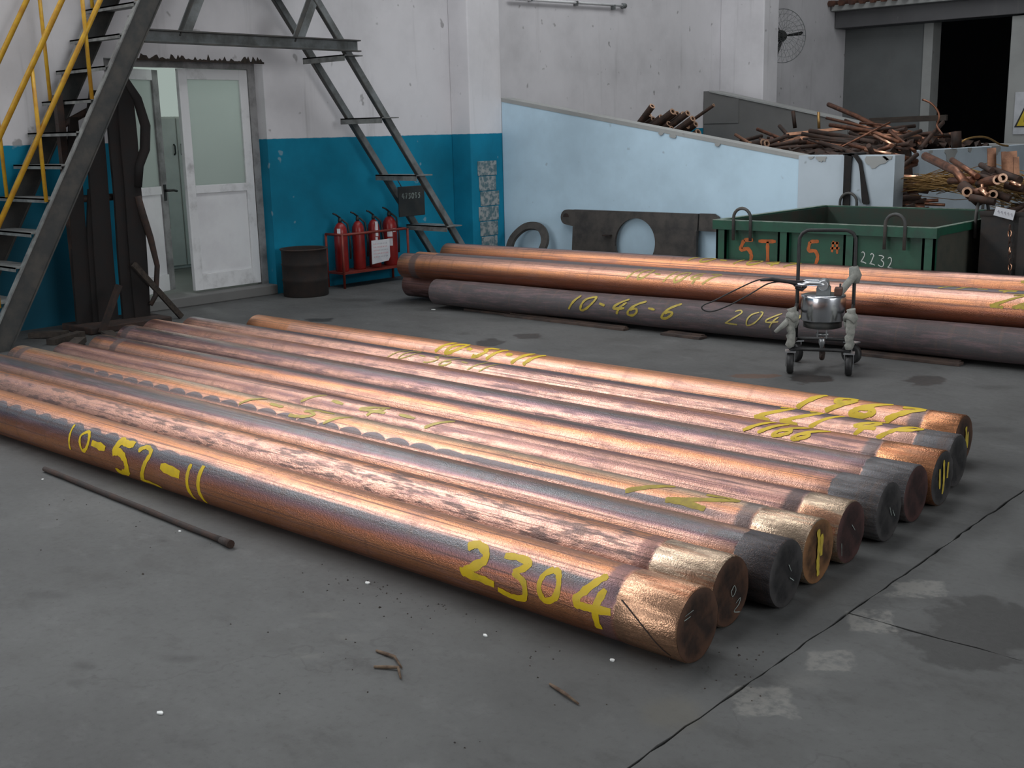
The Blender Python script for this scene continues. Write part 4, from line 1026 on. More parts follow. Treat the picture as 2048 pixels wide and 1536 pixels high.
mb.tube([(-9.25,5.38,2.10),(-9.25,5.47,1.95),(-9.25,5.525,1.72),(-9.25,5.50,1.52),(-9.25,5.43,1.38),(-9.25,5.40,1.2)], [.03,.04,.045,.045,.04,.035], 8); P('hanging_sling', mb, 'sling')
mb = MB().tube([(-9.25,5.39,1.12),(-9.25,5.42,.96),(-9.24,5.47,.75),(-9.22,5.50,.5),(-9.22,5.46,.24),(-9.22,5.40,.16)], [.03,.035,.03,.024,.024,.02], 8); P('hook_rod', mb, 'rust')
mb = MB().beam((-9.20,5.26,.54),(-9.22,5.70,.012),.03,.05); mono('timber_prop', mb, MT['timber'], (-9.22,5.70,0), 'slanting timber prop leaning against the sling rack beside the door', 'timber')
mb = MB().beam((-9.00,4.99,.40),(-8.98,4.78,.02),.05,.04); mono('timber_prop', mb, MT['rust'], (-8.98,4.78,0), 'dark slanting stake at the foot of the sling rack, near the billets', 'timber')
rnd = random.Random(5)
for i, (x,y,l,a,lab) in enumerate(((-8.95,4.45,.34,1.9,'dark offcut plank on the floor left of the sling rack'),(-8.62,4.36,.30,2.4,'dark offcut plank at the foot of the steel staircase'),(-9.25,4.45,.32,.6,'dark offcut plank under the staircase next to the wall'),(-8.72,4.72,.26,2.9,'short dark offcut between the sling rack and the billets'))):
    d = Vector((math.cos(a),math.sin(a),0))*l/2; c = Vector((x,y,.025))
    mono('offcut_plank', MB().beam(c-d,c+d+Vector((0,0,.012)),.09,.045), MT['timber'], (x,y,0), lab, 'timber')

# ------------------------------------------------------------ along the door wall
t = thing('rusty_drum', (-9.47,7.33,0), 'dark rusted open drum standing between the door and the extinguisher rack', 'drum')
M0 = Matrix.Translation((-9.47,7.33,0))
prof = [(.225,0),(.23,.01),(.23,.15),(.237,.165),(.23,.18),(.23,.31),(.237,.325),(.23,.34),(.23,.465),(.238,.48),(.23,.485),(.215,.48),(.212,.06),(.05,.05)]
MB().lathe(prof, M0, 28).part('drum_body', MT['drum'], t)
MB().tube([(-9.47+.237*math.cos(2*PI*k/28),7.33+.237*math.sin(2*PI*k/28),.478) for k in range(28)], .008, 6, closed=True).part('rim', MT['rust'], t)
t = thing('extinguisher_rack', (-9.62,8.30,0), 'red tube rack holding fire extinguishers below the blue wall', 'rack')
P = lambda n, mb, m: mb.part(n, MT[m], t)
for x in (-9.49,-9.76):
    for y in (7.86, 8.80): P('leg', MB().tube([(x,y,0),(x,y,.57)], .014, 8), 'red_frame')
P('top_rail', MB().tube([(-9.76,7.86,.57),(-9.49,7.86,.57),(-9.49,8.77,.57),(-9.52,8.80,.565),(-9.76,8.80,.57)], .014, 8), 'red_frame')
P('shelf', MB().box((-9.77,7.85,.150),(-9.478,8.81,.172)), 'red_frame')
def extinguisher(y, r, h, label, extra):
    t = thing('fire_extinguisher', (-9.615,y,.172), label, 'fire extinguisher', 0, 'fire extinguishers in the red rack')
    M = Matrix.Translation(t.location)
    MB().lathe([(r*.96,0),(r,.01),(r,h*.80),(r*.93,h*.88),(r*.6,h*.96),(r*.28,h)], M, 20).part('cylinder', MT['red'], t)
    v = MB().lathe([(r*.26,h),(r*.30,h+.02),(r*.22,h+.05)], M, 10).part('valve', MT['black'], t)
    c = Vector(t.location)
    MB().tube([c+Vector((0,.01,h+.045)),c+Vector((.0,-.05,h+.085)),c+Vector((0,-.09,h+.10))], .010, 6).build('lever', MT['black'], v, at=t.location)
    MB().tube([c+Vector((.01,.02,h+.03)),c+Vector((.04,.07,h-.02)),c+Vector((.055,.085,h*.6)),c+Vector((.05,.08,h*.25))], .011, 7).part('hose', MT['black'], t)
    for (a0, z0, z1, wd, m) in extra:
        mb = MB(); k = 6
        vs = [((r+.0015)*math.cos(a0+wd*(i/k-.5)), (r+.0015)*math.sin(a0+wd*(i/k-.5)), z) for z in (z0,z1) for i in range(k+1)]
        mb.add([tuple(Vector(q)+c) for q in vs], [(i,i+1,k+2+i,k+1+i) for i in range(k)], True); mb.part('sticker', MT[m], t)
extinguisher(7.945,.072,.52,'leftmost red fire extinguisher in the rack',[(-.95,.40,.46,.5,'white_tag')])
extinguisher(8.190,.068,.52,'second red fire extinguisher from the left in the rack',[])
extinguisher(8.415,.066,.52,'third red fire extinguisher, behind the paper notice, with a white tag strip',[(-.2,.34,.50,.5,'white_tag'),(-.3,.22,.33,.4,'white_tag')])
extinguisher(8.650,.082,.54,'rightmost and thickest red fire extinguisher, with labels on its side',[(-.75,.22,.30,.7,'white_tag'),(-.75,.32,.40,.7,'white_tag'),(-.05,.37,.41,.5,'white_tag')])
t = thing('paper_notice', (-9.47,8.37,.28), 'white paper notice with red writing hung on the extinguisher rack', 'notice')
mb = MB().prism([(-.13,-.02),(.11,.0),(.135,.04),(.135,.235),(-.125,.235)], .004, o=(-9.470,8.37,.245), u=(0,1,0), v=(0,0,1), wv=(1,0,0)); mb.part('sheet', MT['white_tag'], t)
rnd = random.Random(2); mb = MB(); mg = MB()
for row, z in enumerate((.44,.405,.37,.335,.30)):
    y = 8.27
    while y < 8.47:
        wd = rnd.uniform(.012,.02); M_ = mb if (row in (1,3) or y < 8.33) else mg
        for q in ((0,.010),(.006,0)): M_.box((-9.4660,y,z-.006+q[0]),(-9.4654,y+wd*.8,z-.004+q[0]))
        M_.box((-9.4660,y+wd*.4,z-.008),(-9.4654,y+wd*.4+.002,z+.008)); y += wd+.006
mb.part('red_writing', MT['red_ink'], t); mg.part('grey_writing', MT['grey_ink'], t)
t = thing('dark_notice_board', (-9.50,8.93,.92), 'dark plate with faded white lettering hung on the ladder stair', 'sign')
MB().box((-9.515,8.70,.70),(-9.495,9.09,1.03), bev=.004).part('board', MT['panel_dark'], t)
mb = MB(); rnd = random.Random(9); st, _ = strokes('418115', .62, asp=.48, rnd=rnd) if False else strokes('475095', .62, asp=.46, rnd=rnd)
for pl in st: ribbon(mb, [(8.745+u*.078, .895+v*.06) for u, v in pl], .012, lambda a,b: (-9.4935,a,b), rnd, 3)
mb.part('lettering', MT['dim_letter'], t)
MB().tube([(-9.505,8.75,1.03),(-9.56,8.72,1.14)], .006, 5).part('hanger', MT['steel_dark'], t)
# conduit high on the wall
t = thing('wall_conduit', (-9.76,12.3,3.2), 'thin white conduit with a dark end fitting high on the far wall', 'conduit')
a, b = Vector((-9.77,10.9,3.173)), Vector((-9.77,13.19,3.228))
MB().tube([a,b], .016, 8).part('pipe', MT['pvc'], t); MB().lathe([(.028,0),(.034,.02),(.034,.07),(.02,.09)], Matrix.Translation(b) @ Matrix.Rotation(-PI/2,4,'X'), 12).part('end_fitting', MT['steel_grey'], t)
for y in (11.3,12.2,13.0): MB().box((-9.81,y-.012,3.165),(-9.745,y+.012,3.225)).part('clip', MT['steel_grey'], t)

# wall fan
fc = Vector((-9.30,16.74,2.95)); fdir = Vector((.86,-.51,0)).normalized()
t = thing('wall_fan', (-9.81,17.1,2.95), 'black wall fan in a round wire guard, half hidden behind the far pillar', 'fan')
Mf = Matrix.Translation(fc) @ fdir.to_track_quat('Z','Y').to_matrix().to_4x4()
T_ = lambda pts: [Mf @ Vector(p) for p in pts]
P = lambda n, mb, m: mb.part(n, MT[m], t)
FR = .405
g = MB()
for rr, zz in ((FR,.0),(FR*.8,.07),(FR*.55,.10),(FR*.3,.115)):
    g.tube(T_([(rr*math.cos(2*PI*k/36), rr*math.sin(2*PI*k/36), zz) for k in range(36)]), .0025 if rr < FR else .006, 5, closed=True)
for k in range(28):
    a = 2*PI*k/28; b = a+.35
    g.tube(T_([(.06*math.cos(b),.06*math.sin(b),.12),(FR*.55*math.cos((a+b)/2),FR*.55*math.sin((a+b)/2),.10),(FR*math.cos(a),FR*math.sin(a),0),(FR*.6*math.cos((a+b)/2),FR*.6*math.sin((a+b)/2),-.10),(.12*math.cos(b),.12*math.sin(b),-.12)]), .002, 4)
P('wire_guard', g, 'steel_grey')
P('motor', MB().lathe([(.03,-.20),(.085,-.19),(.095,-.05),(.08,.0),(.04,.05),(.03,.07)], Mf, 16), 'black')
for k in range(3):
    a0 = R(8)+2*PI*k/3; pts = []
    for (rr, da) in ((.06,-.35),(.18,-.30),(.32,-.22),(.36,.0),(.33,.13),(.20,.20),(.06,.35)): pts.append((rr*math.cos(a0+da*.5), rr*math.sin(a0+da*.5)))
    mb = MB(); vs = [Mf @ Vector((p[0],p[1],.01+.05*(i/6-.5))) for i,p in enumerate(pts)] + [Mf @ Vector((p[0],p[1],.016+.05*(i/6-.5))) for i,p in enumerate(pts)]
    n = 7; mb.add(vs, [tuple(range(n)), tuple(reversed(range(n,2*n)))] + [((i+1)%n, i, i+n, (i+1)%n+n) for i in range(n)]); P('blade', mb, 'black')
b0 = Mf @ Vector((0,0,-.18)); P('bracket', MB().tube([b0,(-9.6,17.0,2.90),(-9.805,17.1,2.82)], .025, 8), 'black'); P('mount_plate', MB().box((-9.81,17.0,2.70),(-9.79,17.2,2.96)), 'black')

# warning sign on the pale post at the right edge
t = thing('warning_sign', (-6.5,19.5,1.65), 'white notice with a yellow warning triangle on the pale post at the right edge', 'sign')
MB().box((-6.66,19.515,1.36),(-6.29,19.535,2.02)).part('sign_plate', MT['sign_white'], t)
MB().prism([(-6.645,1.47),(-6.33,1.47),(-6.487,1.83)], .004, o=(0,19.510,0), hole=None).part('triangle_border', MT['black'], t)
MB().prism([(-6.605,1.492),(-6.37,1.492),(-6.487,1.775)], .004, o=(0,19.507,0)).part('triangle', MT['sign_yellow'], t)
MB().prism([(-6.50,1.55),(-6.47,1.60),(-6.475,1.69),(-6.495,1.69)], .003, o=(0,19.5045,0)).part('symbol', MT['black'], t)

# ------------------------------------------------------------ against the pale blue wall
Ml = Matrix.Translation((-8.965,10.06,0)) @ Matrix.Rotation(R(-30),4,'X')   # leans back onto the wall
mb = MB(); n = 40; vs = []
RO, RI = .305, .215
for q, yy in ((RO,-.02),(RI,-.02),(RI,.02),(RO,.02)):
    for k in range(n):
        a = 2*PI*k/n; qq = q*(1+.012*math.sin(3*a)+.008*math.sin(7*a)); vs.append(Ml @ Vector((qq*math.cos(a), yy, RO+qq*math.sin(a))))
fs = []
for j in range(4):
    for k in range(n): fs.append((j*n+k, j*n+(k+1)%n, ((j+1)%4)*n+(k+1)%n, ((j+1)%4)*n+k))
mb.add(vs, fs); 
zmin = min(q[2] for q in mb.v); mb.v = [(a,b,c-zmin) for a,b,c in mb.v]
ring = mono('steel_ring', mb, MT['plate'], (-8.965,10.2,0), 'dark flat steel ring leaning on the pale blue wall left of the big plate', 'ring')
# big plate with a round hole
t = thing('steel_plate', (-7.5,10.35,0), 'dark steel plate with two ears and a round hole leaning on the pale blue wall', 'plate')
def plate_pts(n=48):
    outer = [(-8.37,.0),(-6.69,.0),(-6.69,.53),(-6.69,.545),(-6.69,.71),(-8.37,.705)]
    return outer
hc = (-7.49,.365); hr = .272
hole = [(hc[0]+hr*math.cos(2*PI*k/48), hc[1]+hr*math.sin(2*PI*k/48)) for k in range(48)]
def rect_ray(a):
    c, s = math.cos(a), math.sin(a); t_ = 1e9
    for (lim, comp, org) in ((-6.69,c,hc[0]),(-8.37,c,hc[0]),(.708,s,hc[1]),(.0,s,hc[1])):
        if abs(comp) > 1e-6:
            q = (lim-org)/comp
            if q > 0: t_ = min(t_, q)
    return (hc[0]+c*t_, hc[1]+s*t_)
angs = [2*PI*k/48 for k in range(48)]
outer = [rect_ray(a) for a in angs]
cor = [(-6.69,.708),(-8.37,.708),(-8.37,0),(-6.69,0)]
for c in cor:
    i = min(range(48), key=lambda k: (outer[k][0]-c[0])**2+(outer[k][1]-c[1])**2); outer[i] = c
lean = Vector((0,.08,1)).normalized()
mb = MB().prism(outer, .035, o=(0,10.30,0), v=lean, wv=(0,1,0), hole=hole); mb.part('plate_body', MT['plate'], t)
ear = [(-8.37,.52),(-8.37,.705),(-8.47,.705)] + [(-8.47+.085*math.cos(a), .62+.085*math.sin(a)) for a in [PI/2+PI*k/10 for k in range(11)]]
MB().prism(ear, .035, o=(0,10.30,0), v=lean).part('left_ear', MT['plate'], t)
MB().tube([Vector((-8.475,10.30,0))+lean*.62, Vector((-8.475,10.40,0))+lean*.62], .045, 12).part('ear_boss', MT['rust'], t)
ear = [(-6.675,.53),(-6.43,.53),(-6.41,.60),(-6.44,.68),(-6.50,.712),(-6.675,.712)]
MB().prism(ear, .032, o=(0,10.303,0), v=lean).part('right_ear', MT['plate'], t)
MB().box((-6.70,10.305,.0),(-6.675,10.345,.53)).part('edge_bar', MT['plate'], t)
MB().tube([Vector((hc[0]+(hr+.012)*math.cos(a),10.315,0))+lean*(hc[1]+(hr+.012)*math.sin(a)) for a in [R(75)+R(115)*k/14 for k in range(15)]], .014, 6).part('weld_rim', MT['rust'], t)
MB().box((-7.90,10.28,.43),(-7.80,10.33,.445)).part('lug', MT['rust'], t)

# ------------------------------------------------------------ green skip
t = thing('green_skip', (-4.3,9.4,0), 'open green steel skip with wire lifting loops and orange lettering behind the rear stack', 'container')
P = lambda n, mb, m: mb.part(n, MT[m], t)
X0, X1, Y0, Y1, ZT = -5.22, -3.38, 8.42, 10.33, .83
P('front_panel', MB().box((X0,Y0,.06),(X1,Y0+.02,ZT-.01)), 'green')
P('back_panel', MB().box((X0,Y1-.02,.06),(X1,Y1,ZT-.01)), 'green_in')
P('left_panel', MB().box((X0,Y0+.02,.06),(X0+.02,Y1-.02,ZT-.01)), 'green_in')
P('right_panel', MB().box((X1-.02,Y0+.02,.06),(X1,Y1-.02,ZT-.01)), 'skip_side')
P('bottom', MB().box((X0,Y0,.04),(X1,Y1,.06)), 'green_in')
for y in (8.8,9.9): P('skid', MB().box((X0+.05,y-.06,0),(X1-.05,y+.06,.04)), 'steel_dark')
for nm, lo, hi in (('rim',(X0-.045,Y0-.045,ZT-.075),(X1+.03,Y0+.012,ZT)),('rim',(X0-.045,Y1-.012,ZT-.075),(X1+.03,Y1+.02,ZT)),('rim',(X0-.045,Y0+.013,ZT-.075),(X0+.012,Y1-.013,ZT)),('rim',(X1-.012,Y0+.013,ZT-.06),(X1+.025,Y1-.013,ZT))):
    rm = P(nm, MB().box(lo,hi), 'green')
    MB().box((lo[0],lo[1],ZT),(hi[0],hi[1],ZT+.004)).build('rim_edge', MT['skip_edge'], rm, at=t.location)
for x in (-5.185,-4.605,-4.035,-3.41): 
    mb = MB(); mb.box((x-.05,Y0-.035,.06),(x-.03,Y0,ZT-.075)); mb.box((x+.03,Y0-.035,.06),(x+.05,Y0,ZT-.075)); mb.box((x-.05,Y0-.035,.06),(x+.05,Y0-.028,ZT-.075)); P('rib', mb, 'green')
def loop(p0, p1, top, foot, nm='lifting_loop'):
    p0 = Vector(p0); p1 = Vector(p1); c = (p0+p1)/2; d = (p1-p0)/2; pts = [Vector((p0.x,p0.y,foot))]
    sp = top - d.length*1.0
    for k in range(11):
        a = PI - PI*k/10; pts.append(c.xy.to_3d() + d*math.cos(a) + Vector((0,0,sp+(top-sp)*math.sin(a))))
    pts.append(Vector((p1.x,p1.y,foot))); P(nm, MB().tube(pts, .0135, 8), 'steel_dark')
loop((-5.06,Y0-.05,0),(-4.90,Y0-.05,0),.935,.67); loop((-3.745,Y0-.05,0),(-3.59,Y0-.05,0),.925,.66)
loop((-5.56,Y1+.03,0),(-5.385,Y1+.03,0),.945,.70) if False else loop((-5.10,Y1+.035,0),(-4.93,Y1+.035,0),.95,.68)
loop((X1+.04,9.10,0),(X1+.04,9.36,0),1.0,.70); loop((-3.75,Y1+.035,0),(-3.58,Y1+.035,0),.95,.68)
def skip_text(pls, w_, m, yy):
    mb = MB(); rnd = random.Random(3)
    for pl in pls: ribbon(mb, pl, w_, lambda a,b: (a,yy,b), rnd)
    return mb
P('lettering', skip_text([[(-4.90,.675),(-4.985,.672)],[(-4.985,.672),(-5.015,.592),(-4.95,.60),(-4.915,.555),(-4.92,.50),(-4.945,.455)]], .032, 'o', Y0-.002), 'orange_paint')
P('lettering', skip_text([[(-4.85,.668),(-4.69,.672)],[(-4.765,.668),(-4.76,.46)]], .030, 'o', Y0-.002), 'orange_paint')
P('lettering', skip_text([[(-4.31,.69),(-4.385,.685)],[(-4.385,.685),(-4.395,.615),(-4.34,.612),(-4.315,.565),(-4.335,.50)]], .028, 'o', Y0-.002), 'orange_paint')
P('lettering', skip_text([[(-4.20,.68),(-4.14,.685)],[(-4.21,.64),(-4.13,.645)],[(-4.185,.70),(-4.195,.61)],[(-4.155,.695),(-4.15,.60)]], .018, 'o', Y0-.002), 'orange_paint')
rnd = random.Random(6); st, _ = strokes('2232', .85, rnd=rnd)
P('chalk_number', skip_text([[(-3.955+u*.085, .545+v*.085-u*.012) for u, v in pl] for pl in st], .007, 'c', Y0-.002), 'chalk')
# black webbing strap over the wall
t = thing('webbing_strap', (-4.97,PY-.02,1.3), 'black webbing strap hanging over the pale wall above the green skip', 'strap')
mb = MB().prism([(-5.085,.42),(-5.025,.42),(-5.01,1.315),(-5.085,1.315)], .014, o=(0,PY-.034,0)); mb.part('straight_tail', MT['strap'], t)
pl = [(-5.04,1.312,.03),(-4.975,1.300,.028),(-4.925,1.235,.030),(-4.905,1.15,.036),(-4.885,1.04,.050),(-4.865,.93,.066),(-4.853,.865,.070),(-4.848,.845,.045)]
vs = []
for x, z, wd in pl:
    for yy in (PY-.034,PY-.020): vs += [(x-wd/2,yy,z-(.012 if z>1.2 else 0)),(x+wd/2,yy,z+(.012 if z>1.2 else 0))]
fs = [(0,1,3,2)]; n = len(pl)
for i in range(n-1):
    a, b = 4*i, 4*i+4; fs += [(a,a+1,b+1,b),(a+3,a+2,b+2,b+3),(a+2,a,b,b+2),(a+1,a+3,b+3,b+1)]
fs.append((4*n-4,4*n-2,4*n-1,4*n-3)); MB().add(vs, fs).part('looped_tail', MT['strap'], t)
MB().box((-5.10,PY-.034,1.302),(-4.98,PY+.22,1.322), bev=.004).part('fold_over_wall', MT['strap'], t)

# ------------------------------------------------------------ scrap heap in the bay
rnd = random.Random(17); mb = MB(); nx, ny = 46, 46; vs = []
def heap(x, y):
    e = max(0, 1-((y-12.8)/2.55)**2)**.5 if abs(y-12.8) < 2.55 else 0
    if x < -5.0: h = (1.06 + .30*e)*min(1, (x+9.75)/.5 if x < -9.25 else 1)
    else: h = max(0, 1.0 - (x+5.0)*1.25)*min(1, max(0,(11.95-y)/.3))*1.0
    if x < -6.6: h -= .22*min(1,(-6.6-x)/1.2)
    return h
xs = [-9.72 + (9.72-4.35)*i/nx for i in range(nx+1)]; ys = [10.64 + (15.27-10.64)*j/ny for j in range(ny+1)]
for x in xs:
    for y in ys:
        h = heap(x, y)
        if x > -5.22 and y > 11.90: h = 0
        vs.append((x + rnd.uniform(-.03,.03)*(x < -5.3), min(15.27,max(10.64,y + rnd.uniform(-.03,.03))), max(.002, h + rnd.uniform(-.07,.07)*(h > .1))))
fs = [(i*(ny+1)+j, (i+1)*(ny+1)+j, (i+1)*(ny+1)+j+1, i*(ny+1)+j+1) for i in range(nx) for j in range(ny) if not (xs[i+1] > -5.22 and ys[j+1] > 11.92)]
mb.add(vs, fs)
for k in range(420):      # loose short bits that cannot be counted
    x = rnd.uniform(-7.6,-4.75); y = rnd.uniform(10.75,14.9) if x < -5.3 else rnd.uniform(10.7,11.8)
    z = heap(x, y)+rnd.uniform(-.02,.04); a = rnd.uniform(0,PI); l = rnd.uniform(.06,.2); d = Vector((math.cos(a)*l, math.sin(a)*l, rnd.uniform(-.04,.06)))
    c = Vector((x,y,z)); p, q = c-d, c+d
    if min(p.y,q.y) < 10.66 or max(p.x,q.x) > -4.5 or (max(p.x,q.x) > -5.25 and max(p.y,q.y) > 11.88): continue
    mb.beam(p, q, rnd.uniform(.015,.05), rnd.uniform(.012,.03))
tag(mb.build('scrap_heap', MT['cu_dark']), 'dark heap of small copper scrap filling the bay behind the pale blue wall', 'scrap', kind='stuff')
KM = {'round':'cu_round','flat':'cu_flat','flatv':'cu_flat','bright':'cu_bright','dark':'cu_dark','gold':'cu_gold'}
def bar_mesh(pts, r, kind):
    mb = MB(); pts = [Vector(p) for p in pts]
    if len(pts) > 3 and kind in ('round','gold') and r < .02:
        q = []
        for i in range(len(pts)-1):
            p0 = pts[max(i-1,0)]; p1 = pts[i]; p2 = pts[i+1]; p3 = pts[min(i+2,len(pts)-1)]
            for j in range(4):
                t_ = j/4; q.append(0.5*((2*p1)+(p2-p0)*t_+(2*p0-5*p1+4*p2-p3)*t_*t_+(3*p1-p0-3*p2+p3)*t_**3))
        pts = q+[pts[-1]]
    if kind in ('flat','flatv'):
        up = Vector((.5,-.6,.6)) if kind == 'flat' else Vector((.6,-.75,.1))
        for a, b in zip(pts, pts[1:]): mb.beam(a, b, r*2 if kind == 'flatv' else r*1.15, .012, up=up)
    else: mb.tube(pts, r, 10)
    return mb
for pts, r, kind, lab in BARS:
    nm = {'flat':'copper_strip','gold':'copper_wire'}.get(kind, 'copper_bar')
    mono(nm, bar_mesh(pts, r*.78, kind), MT[KM[kind]], pts[0], lab, 'scrap metal', 'scrap bars on the heap')
# unlisted bars that give the heap its body; nothing tells them apart
rnd = random.Random(23)
for k in range(72):
    x = rnd.uniform(-7.0,-5.4); y = rnd.uniform(11.0,13.6); z = heap(x,y)+rnd.uniform(.02,.10); a = rnd.gauss(-.15,.45)
    l = rnd.uniform(.25,.55); d = Vector((math.cos(a)*l, math.sin(a)*l, rnd.gauss(-.03,.05)))
    c = Vector((x,y,z)); p, q = c-d, c+d
    p.y = max(p.y,10.72); q.y = max(q.y,10.72); p.x = min(p.x,-5.26); q.x = min(q.x,-5.26)
    mono('copper_bar', bar_mesh([p,c,q], rnd.uniform(.010,.024), 'round'), MT[rnd.choice(['cu_round','cu_dark','cu_dark','cu_dark','cu_flat'])], c, 'tarnished copper bar lost in the tangle of the scrap heap', 'scrap metal', 'tangled bars in the scrap heap')
for k in range(16):
    x = rnd.uniform(-5.1,-4.72); y = rnd.uniform(10.75,11.75); z = heap(x,y)+rnd.uniform(.0,.06); a = rnd.uniform(0,PI); l = rnd.uniform(.10,.22)
    d = Vector((math.cos(a)*l, math.sin(a)*l, rnd.gauss(0,.05))); c = Vector((x,y,z)); p, q = c-d, c+d
    for s_ in (p,q): s_.y = min(11.86,max(10.68,s_.y)); s_.x = min(-4.6,s_.x)
    mono('copper_bar', bar_mesh([p,q], rnd.uniform(.016,.04), 'round'), MT[rnd.choice(['cu_round','cu_dark','cu_dark'])], c, 'dull copper offcut spilling through the gap beside the white end wall', 'scrap metal', 'offcuts spilling through the bay gap')
def tube_thing(p, r, d, L, lab, group, m='cu_dark'):
    t = thing('copper_tube', p, lab, 'copper tube', 0, group)
    d = Vector(d).normalized(); p = Vector(p)
    MB().hollow(p - d*.004, d, L, r, r*.55).part('tube_body', MT[m], t)
    n = 16; s = d.orthogonal().normalized(); u = d.cross(s); mb = MB(); vs = []
    for q, k in ((r*.99,-.004),(r*.97,.0),(r*.56,.0),(r*.54,-.02)):
        for i in range(n): a = 2*PI*i/n; vs.append(p+s*(q*math.cos(a))+u*(q*math.sin(a))+d*k)
    mb.add(vs, [(j*n+i, j*n+(i+1)%n, (j+1)*n+(i+1)%n, (j+1)*n+i) for j in range(3) for i in range(n)]); mb.part('cut_end', MT['cu_tube_end'], t)
for i, (p, r, d, L, lab) in enumerate(TUBES): tube_thing(p, r, d, L, lab, 'tubes on the sloping wall' if i < 17 else 'tube ends at the heap foot')

# ------------------------------------------------------------ black bin at the right edge
t = thing('scrap_bin', (-2.6,9.6,0), 'black steel bin full of copper scrap at the right edge behind the rear stack', 'container')
P = lambda n, mb, m: mb.part(n, MT[m], t)
bx0, bx1, by0, by1, bz = -3.27, -1.7, 9.02, 10.35, .90
for lo, hi in (((bx0,by0,.05),(bx1,by0+.02,bz)),((bx0,by1-.02,.05),(bx1,by1,bz)),((bx0,by0+.02,.05),(bx0+.02,by1-.02,bz)),((bx1-.02,by0+.02,.05),(bx1,by1-.02,bz))): P('bin_side', MB().box(lo,hi), 'bin')
P('bin_bottom', MB().box((bx0,by0,.03),(bx1,by1,.05)), 'bin'); P('bin_skid', MB().box((bx0+.1,by0+.2,0),(bx1-.1,by0+.35,.03)), 'bin'); P('bin_skid', MB().box((bx0+.1,by1-.35,0),(bx1-.1,by1-.2,.03)), 'bin')
P('bin_rim', MB().tube([(bx0,by0,bz),(bx1,by0,bz),(bx1,by1,bz),(bx0,by1,bz)], .02, 6, closed=True), 'bin')
for x in (-2.95,-2.3): P('bin_rib', MB().box((x-.03,by0-.03,.05),(x+.03,by0,bz-.02)), 'bin')
mb = MB(); rnd = random.Random(8)
for k in range(260):
    c = Vector((rnd.uniform(bx0+.1,bx1-.1), rnd.uniform(by0+.1,by1-.1), bz-.12+rnd.uniform(0,.17))); a = rnd.uniform(0,PI); l = rnd.uniform(.06,.16); d = Vector((math.cos(a)*l,math.sin(a)*l,rnd.uniform(-.06,.06)))
    mb.beam(c-d, c+d, rnd.uniform(.02,.06), rnd.uniform(.015,.05))
mb.box((bx0+.03,by0+.03,.06),(bx1-.03,by1-.03,bz-.12))
tag(mb.build('bin_scrap', MT['cu_dark']), 'loose dark copper scrap filling the black bin', 'scrap', kind='stuff')
for pts, r, kind, lab in BINBARS:
    mono({'flatv':'copper_strip'}.get(kind,'copper_bar'), bar_mesh(pts, r, kind), MT[KM[kind]], pts[0], lab, 'scrap metal', 'scrap bars in the black bin')
for p, r, d, L, lab in BINTUBES: tube_thing(p, r, d, L, lab, 'tubes in the black bin', 'cu_round')
mb = MB(); rnd = random.Random(14)
for k in range(130):       # springy bundle of thin wires
    a = Vector((-4.5+rnd.gauss(0,.12), 10.75+rnd.gauss(0,.06), 1.03+rnd.gauss(0,.05))); b = Vector((-3.0+rnd.gauss(0,.10), 9.55+rnd.gauss(0,.10), 1.02+rnd.gauss(0,.06)))
    m1 = a.lerp(b,.35)+Vector((rnd.gauss(0,.04),rnd.gauss(0,.04),.06+rnd.gauss(0,.04))); m2 = a.lerp(b,.7)+Vector((rnd.gauss(0,.04),rnd.gauss(0,.04),.03+rnd.gauss(0,.05)))
    mb.tube([a,m1,m2,b], .0035, 3, caps=False)
tag(mb.build('wire_bundle', MT['cu_gold']), 'greenish brown bundle of thin wire hanging over the back of the black bin', 'wire', kind='stuff')
t = thing('bin_label', (-3.09,8.985,.90), 'small tilted white label plate on the black bin', 'label')
MB().prism([(-3.165,.892),(-3.02,.858),(-3.006,.930),(-3.150,.958)], .006, o=(0,8.978,0)).part('label_plate', MT['sign_white'], t)
mb = MB(); rnd = random.Random(4)
for i in range(5): x = -3.135+i*.024; ribbon(mb, [(x,.918-i*.005),(x+.008,.93-i*.005),(x+.012,.905-i*.005)], .005, lambda a,b: (a,8.9765,b), rnd, 3)
mb.part('label_print', MT['grey_ink'], t)
t = thing('hanging_chain', (-3.02,8.97,.85), 'short bright linked chain hanging down the front of the black bin', 'chain')
for k in range(9):
    z = .80-.042*k; x = -3.035+.003*k; mb = MB()
    pts = [Vector((x+(.012*math.cos(a) if k % 2 else 0), 8.968+(0 if k % 2 else .012*math.cos(a)), z+.026*math.sin(a))) for a in [2*PI*j/12 for j in range(12)]]
    mb.tube(pts, .0055, 5, closed=True); mb.part('chain_link', MT['cu_bright' if k % 3 == 1 else 'rust'], t)
# dark board lying on the far wall
a, b = Vector((-7.20,15.44,1.622)), Vector((-6.12,15.42,1.640))
mono('dark_board', MB().beam(a, b, .05, .075), MT['timber'], a, 'dark board lying near the top of the far grey bay wall', 'board')

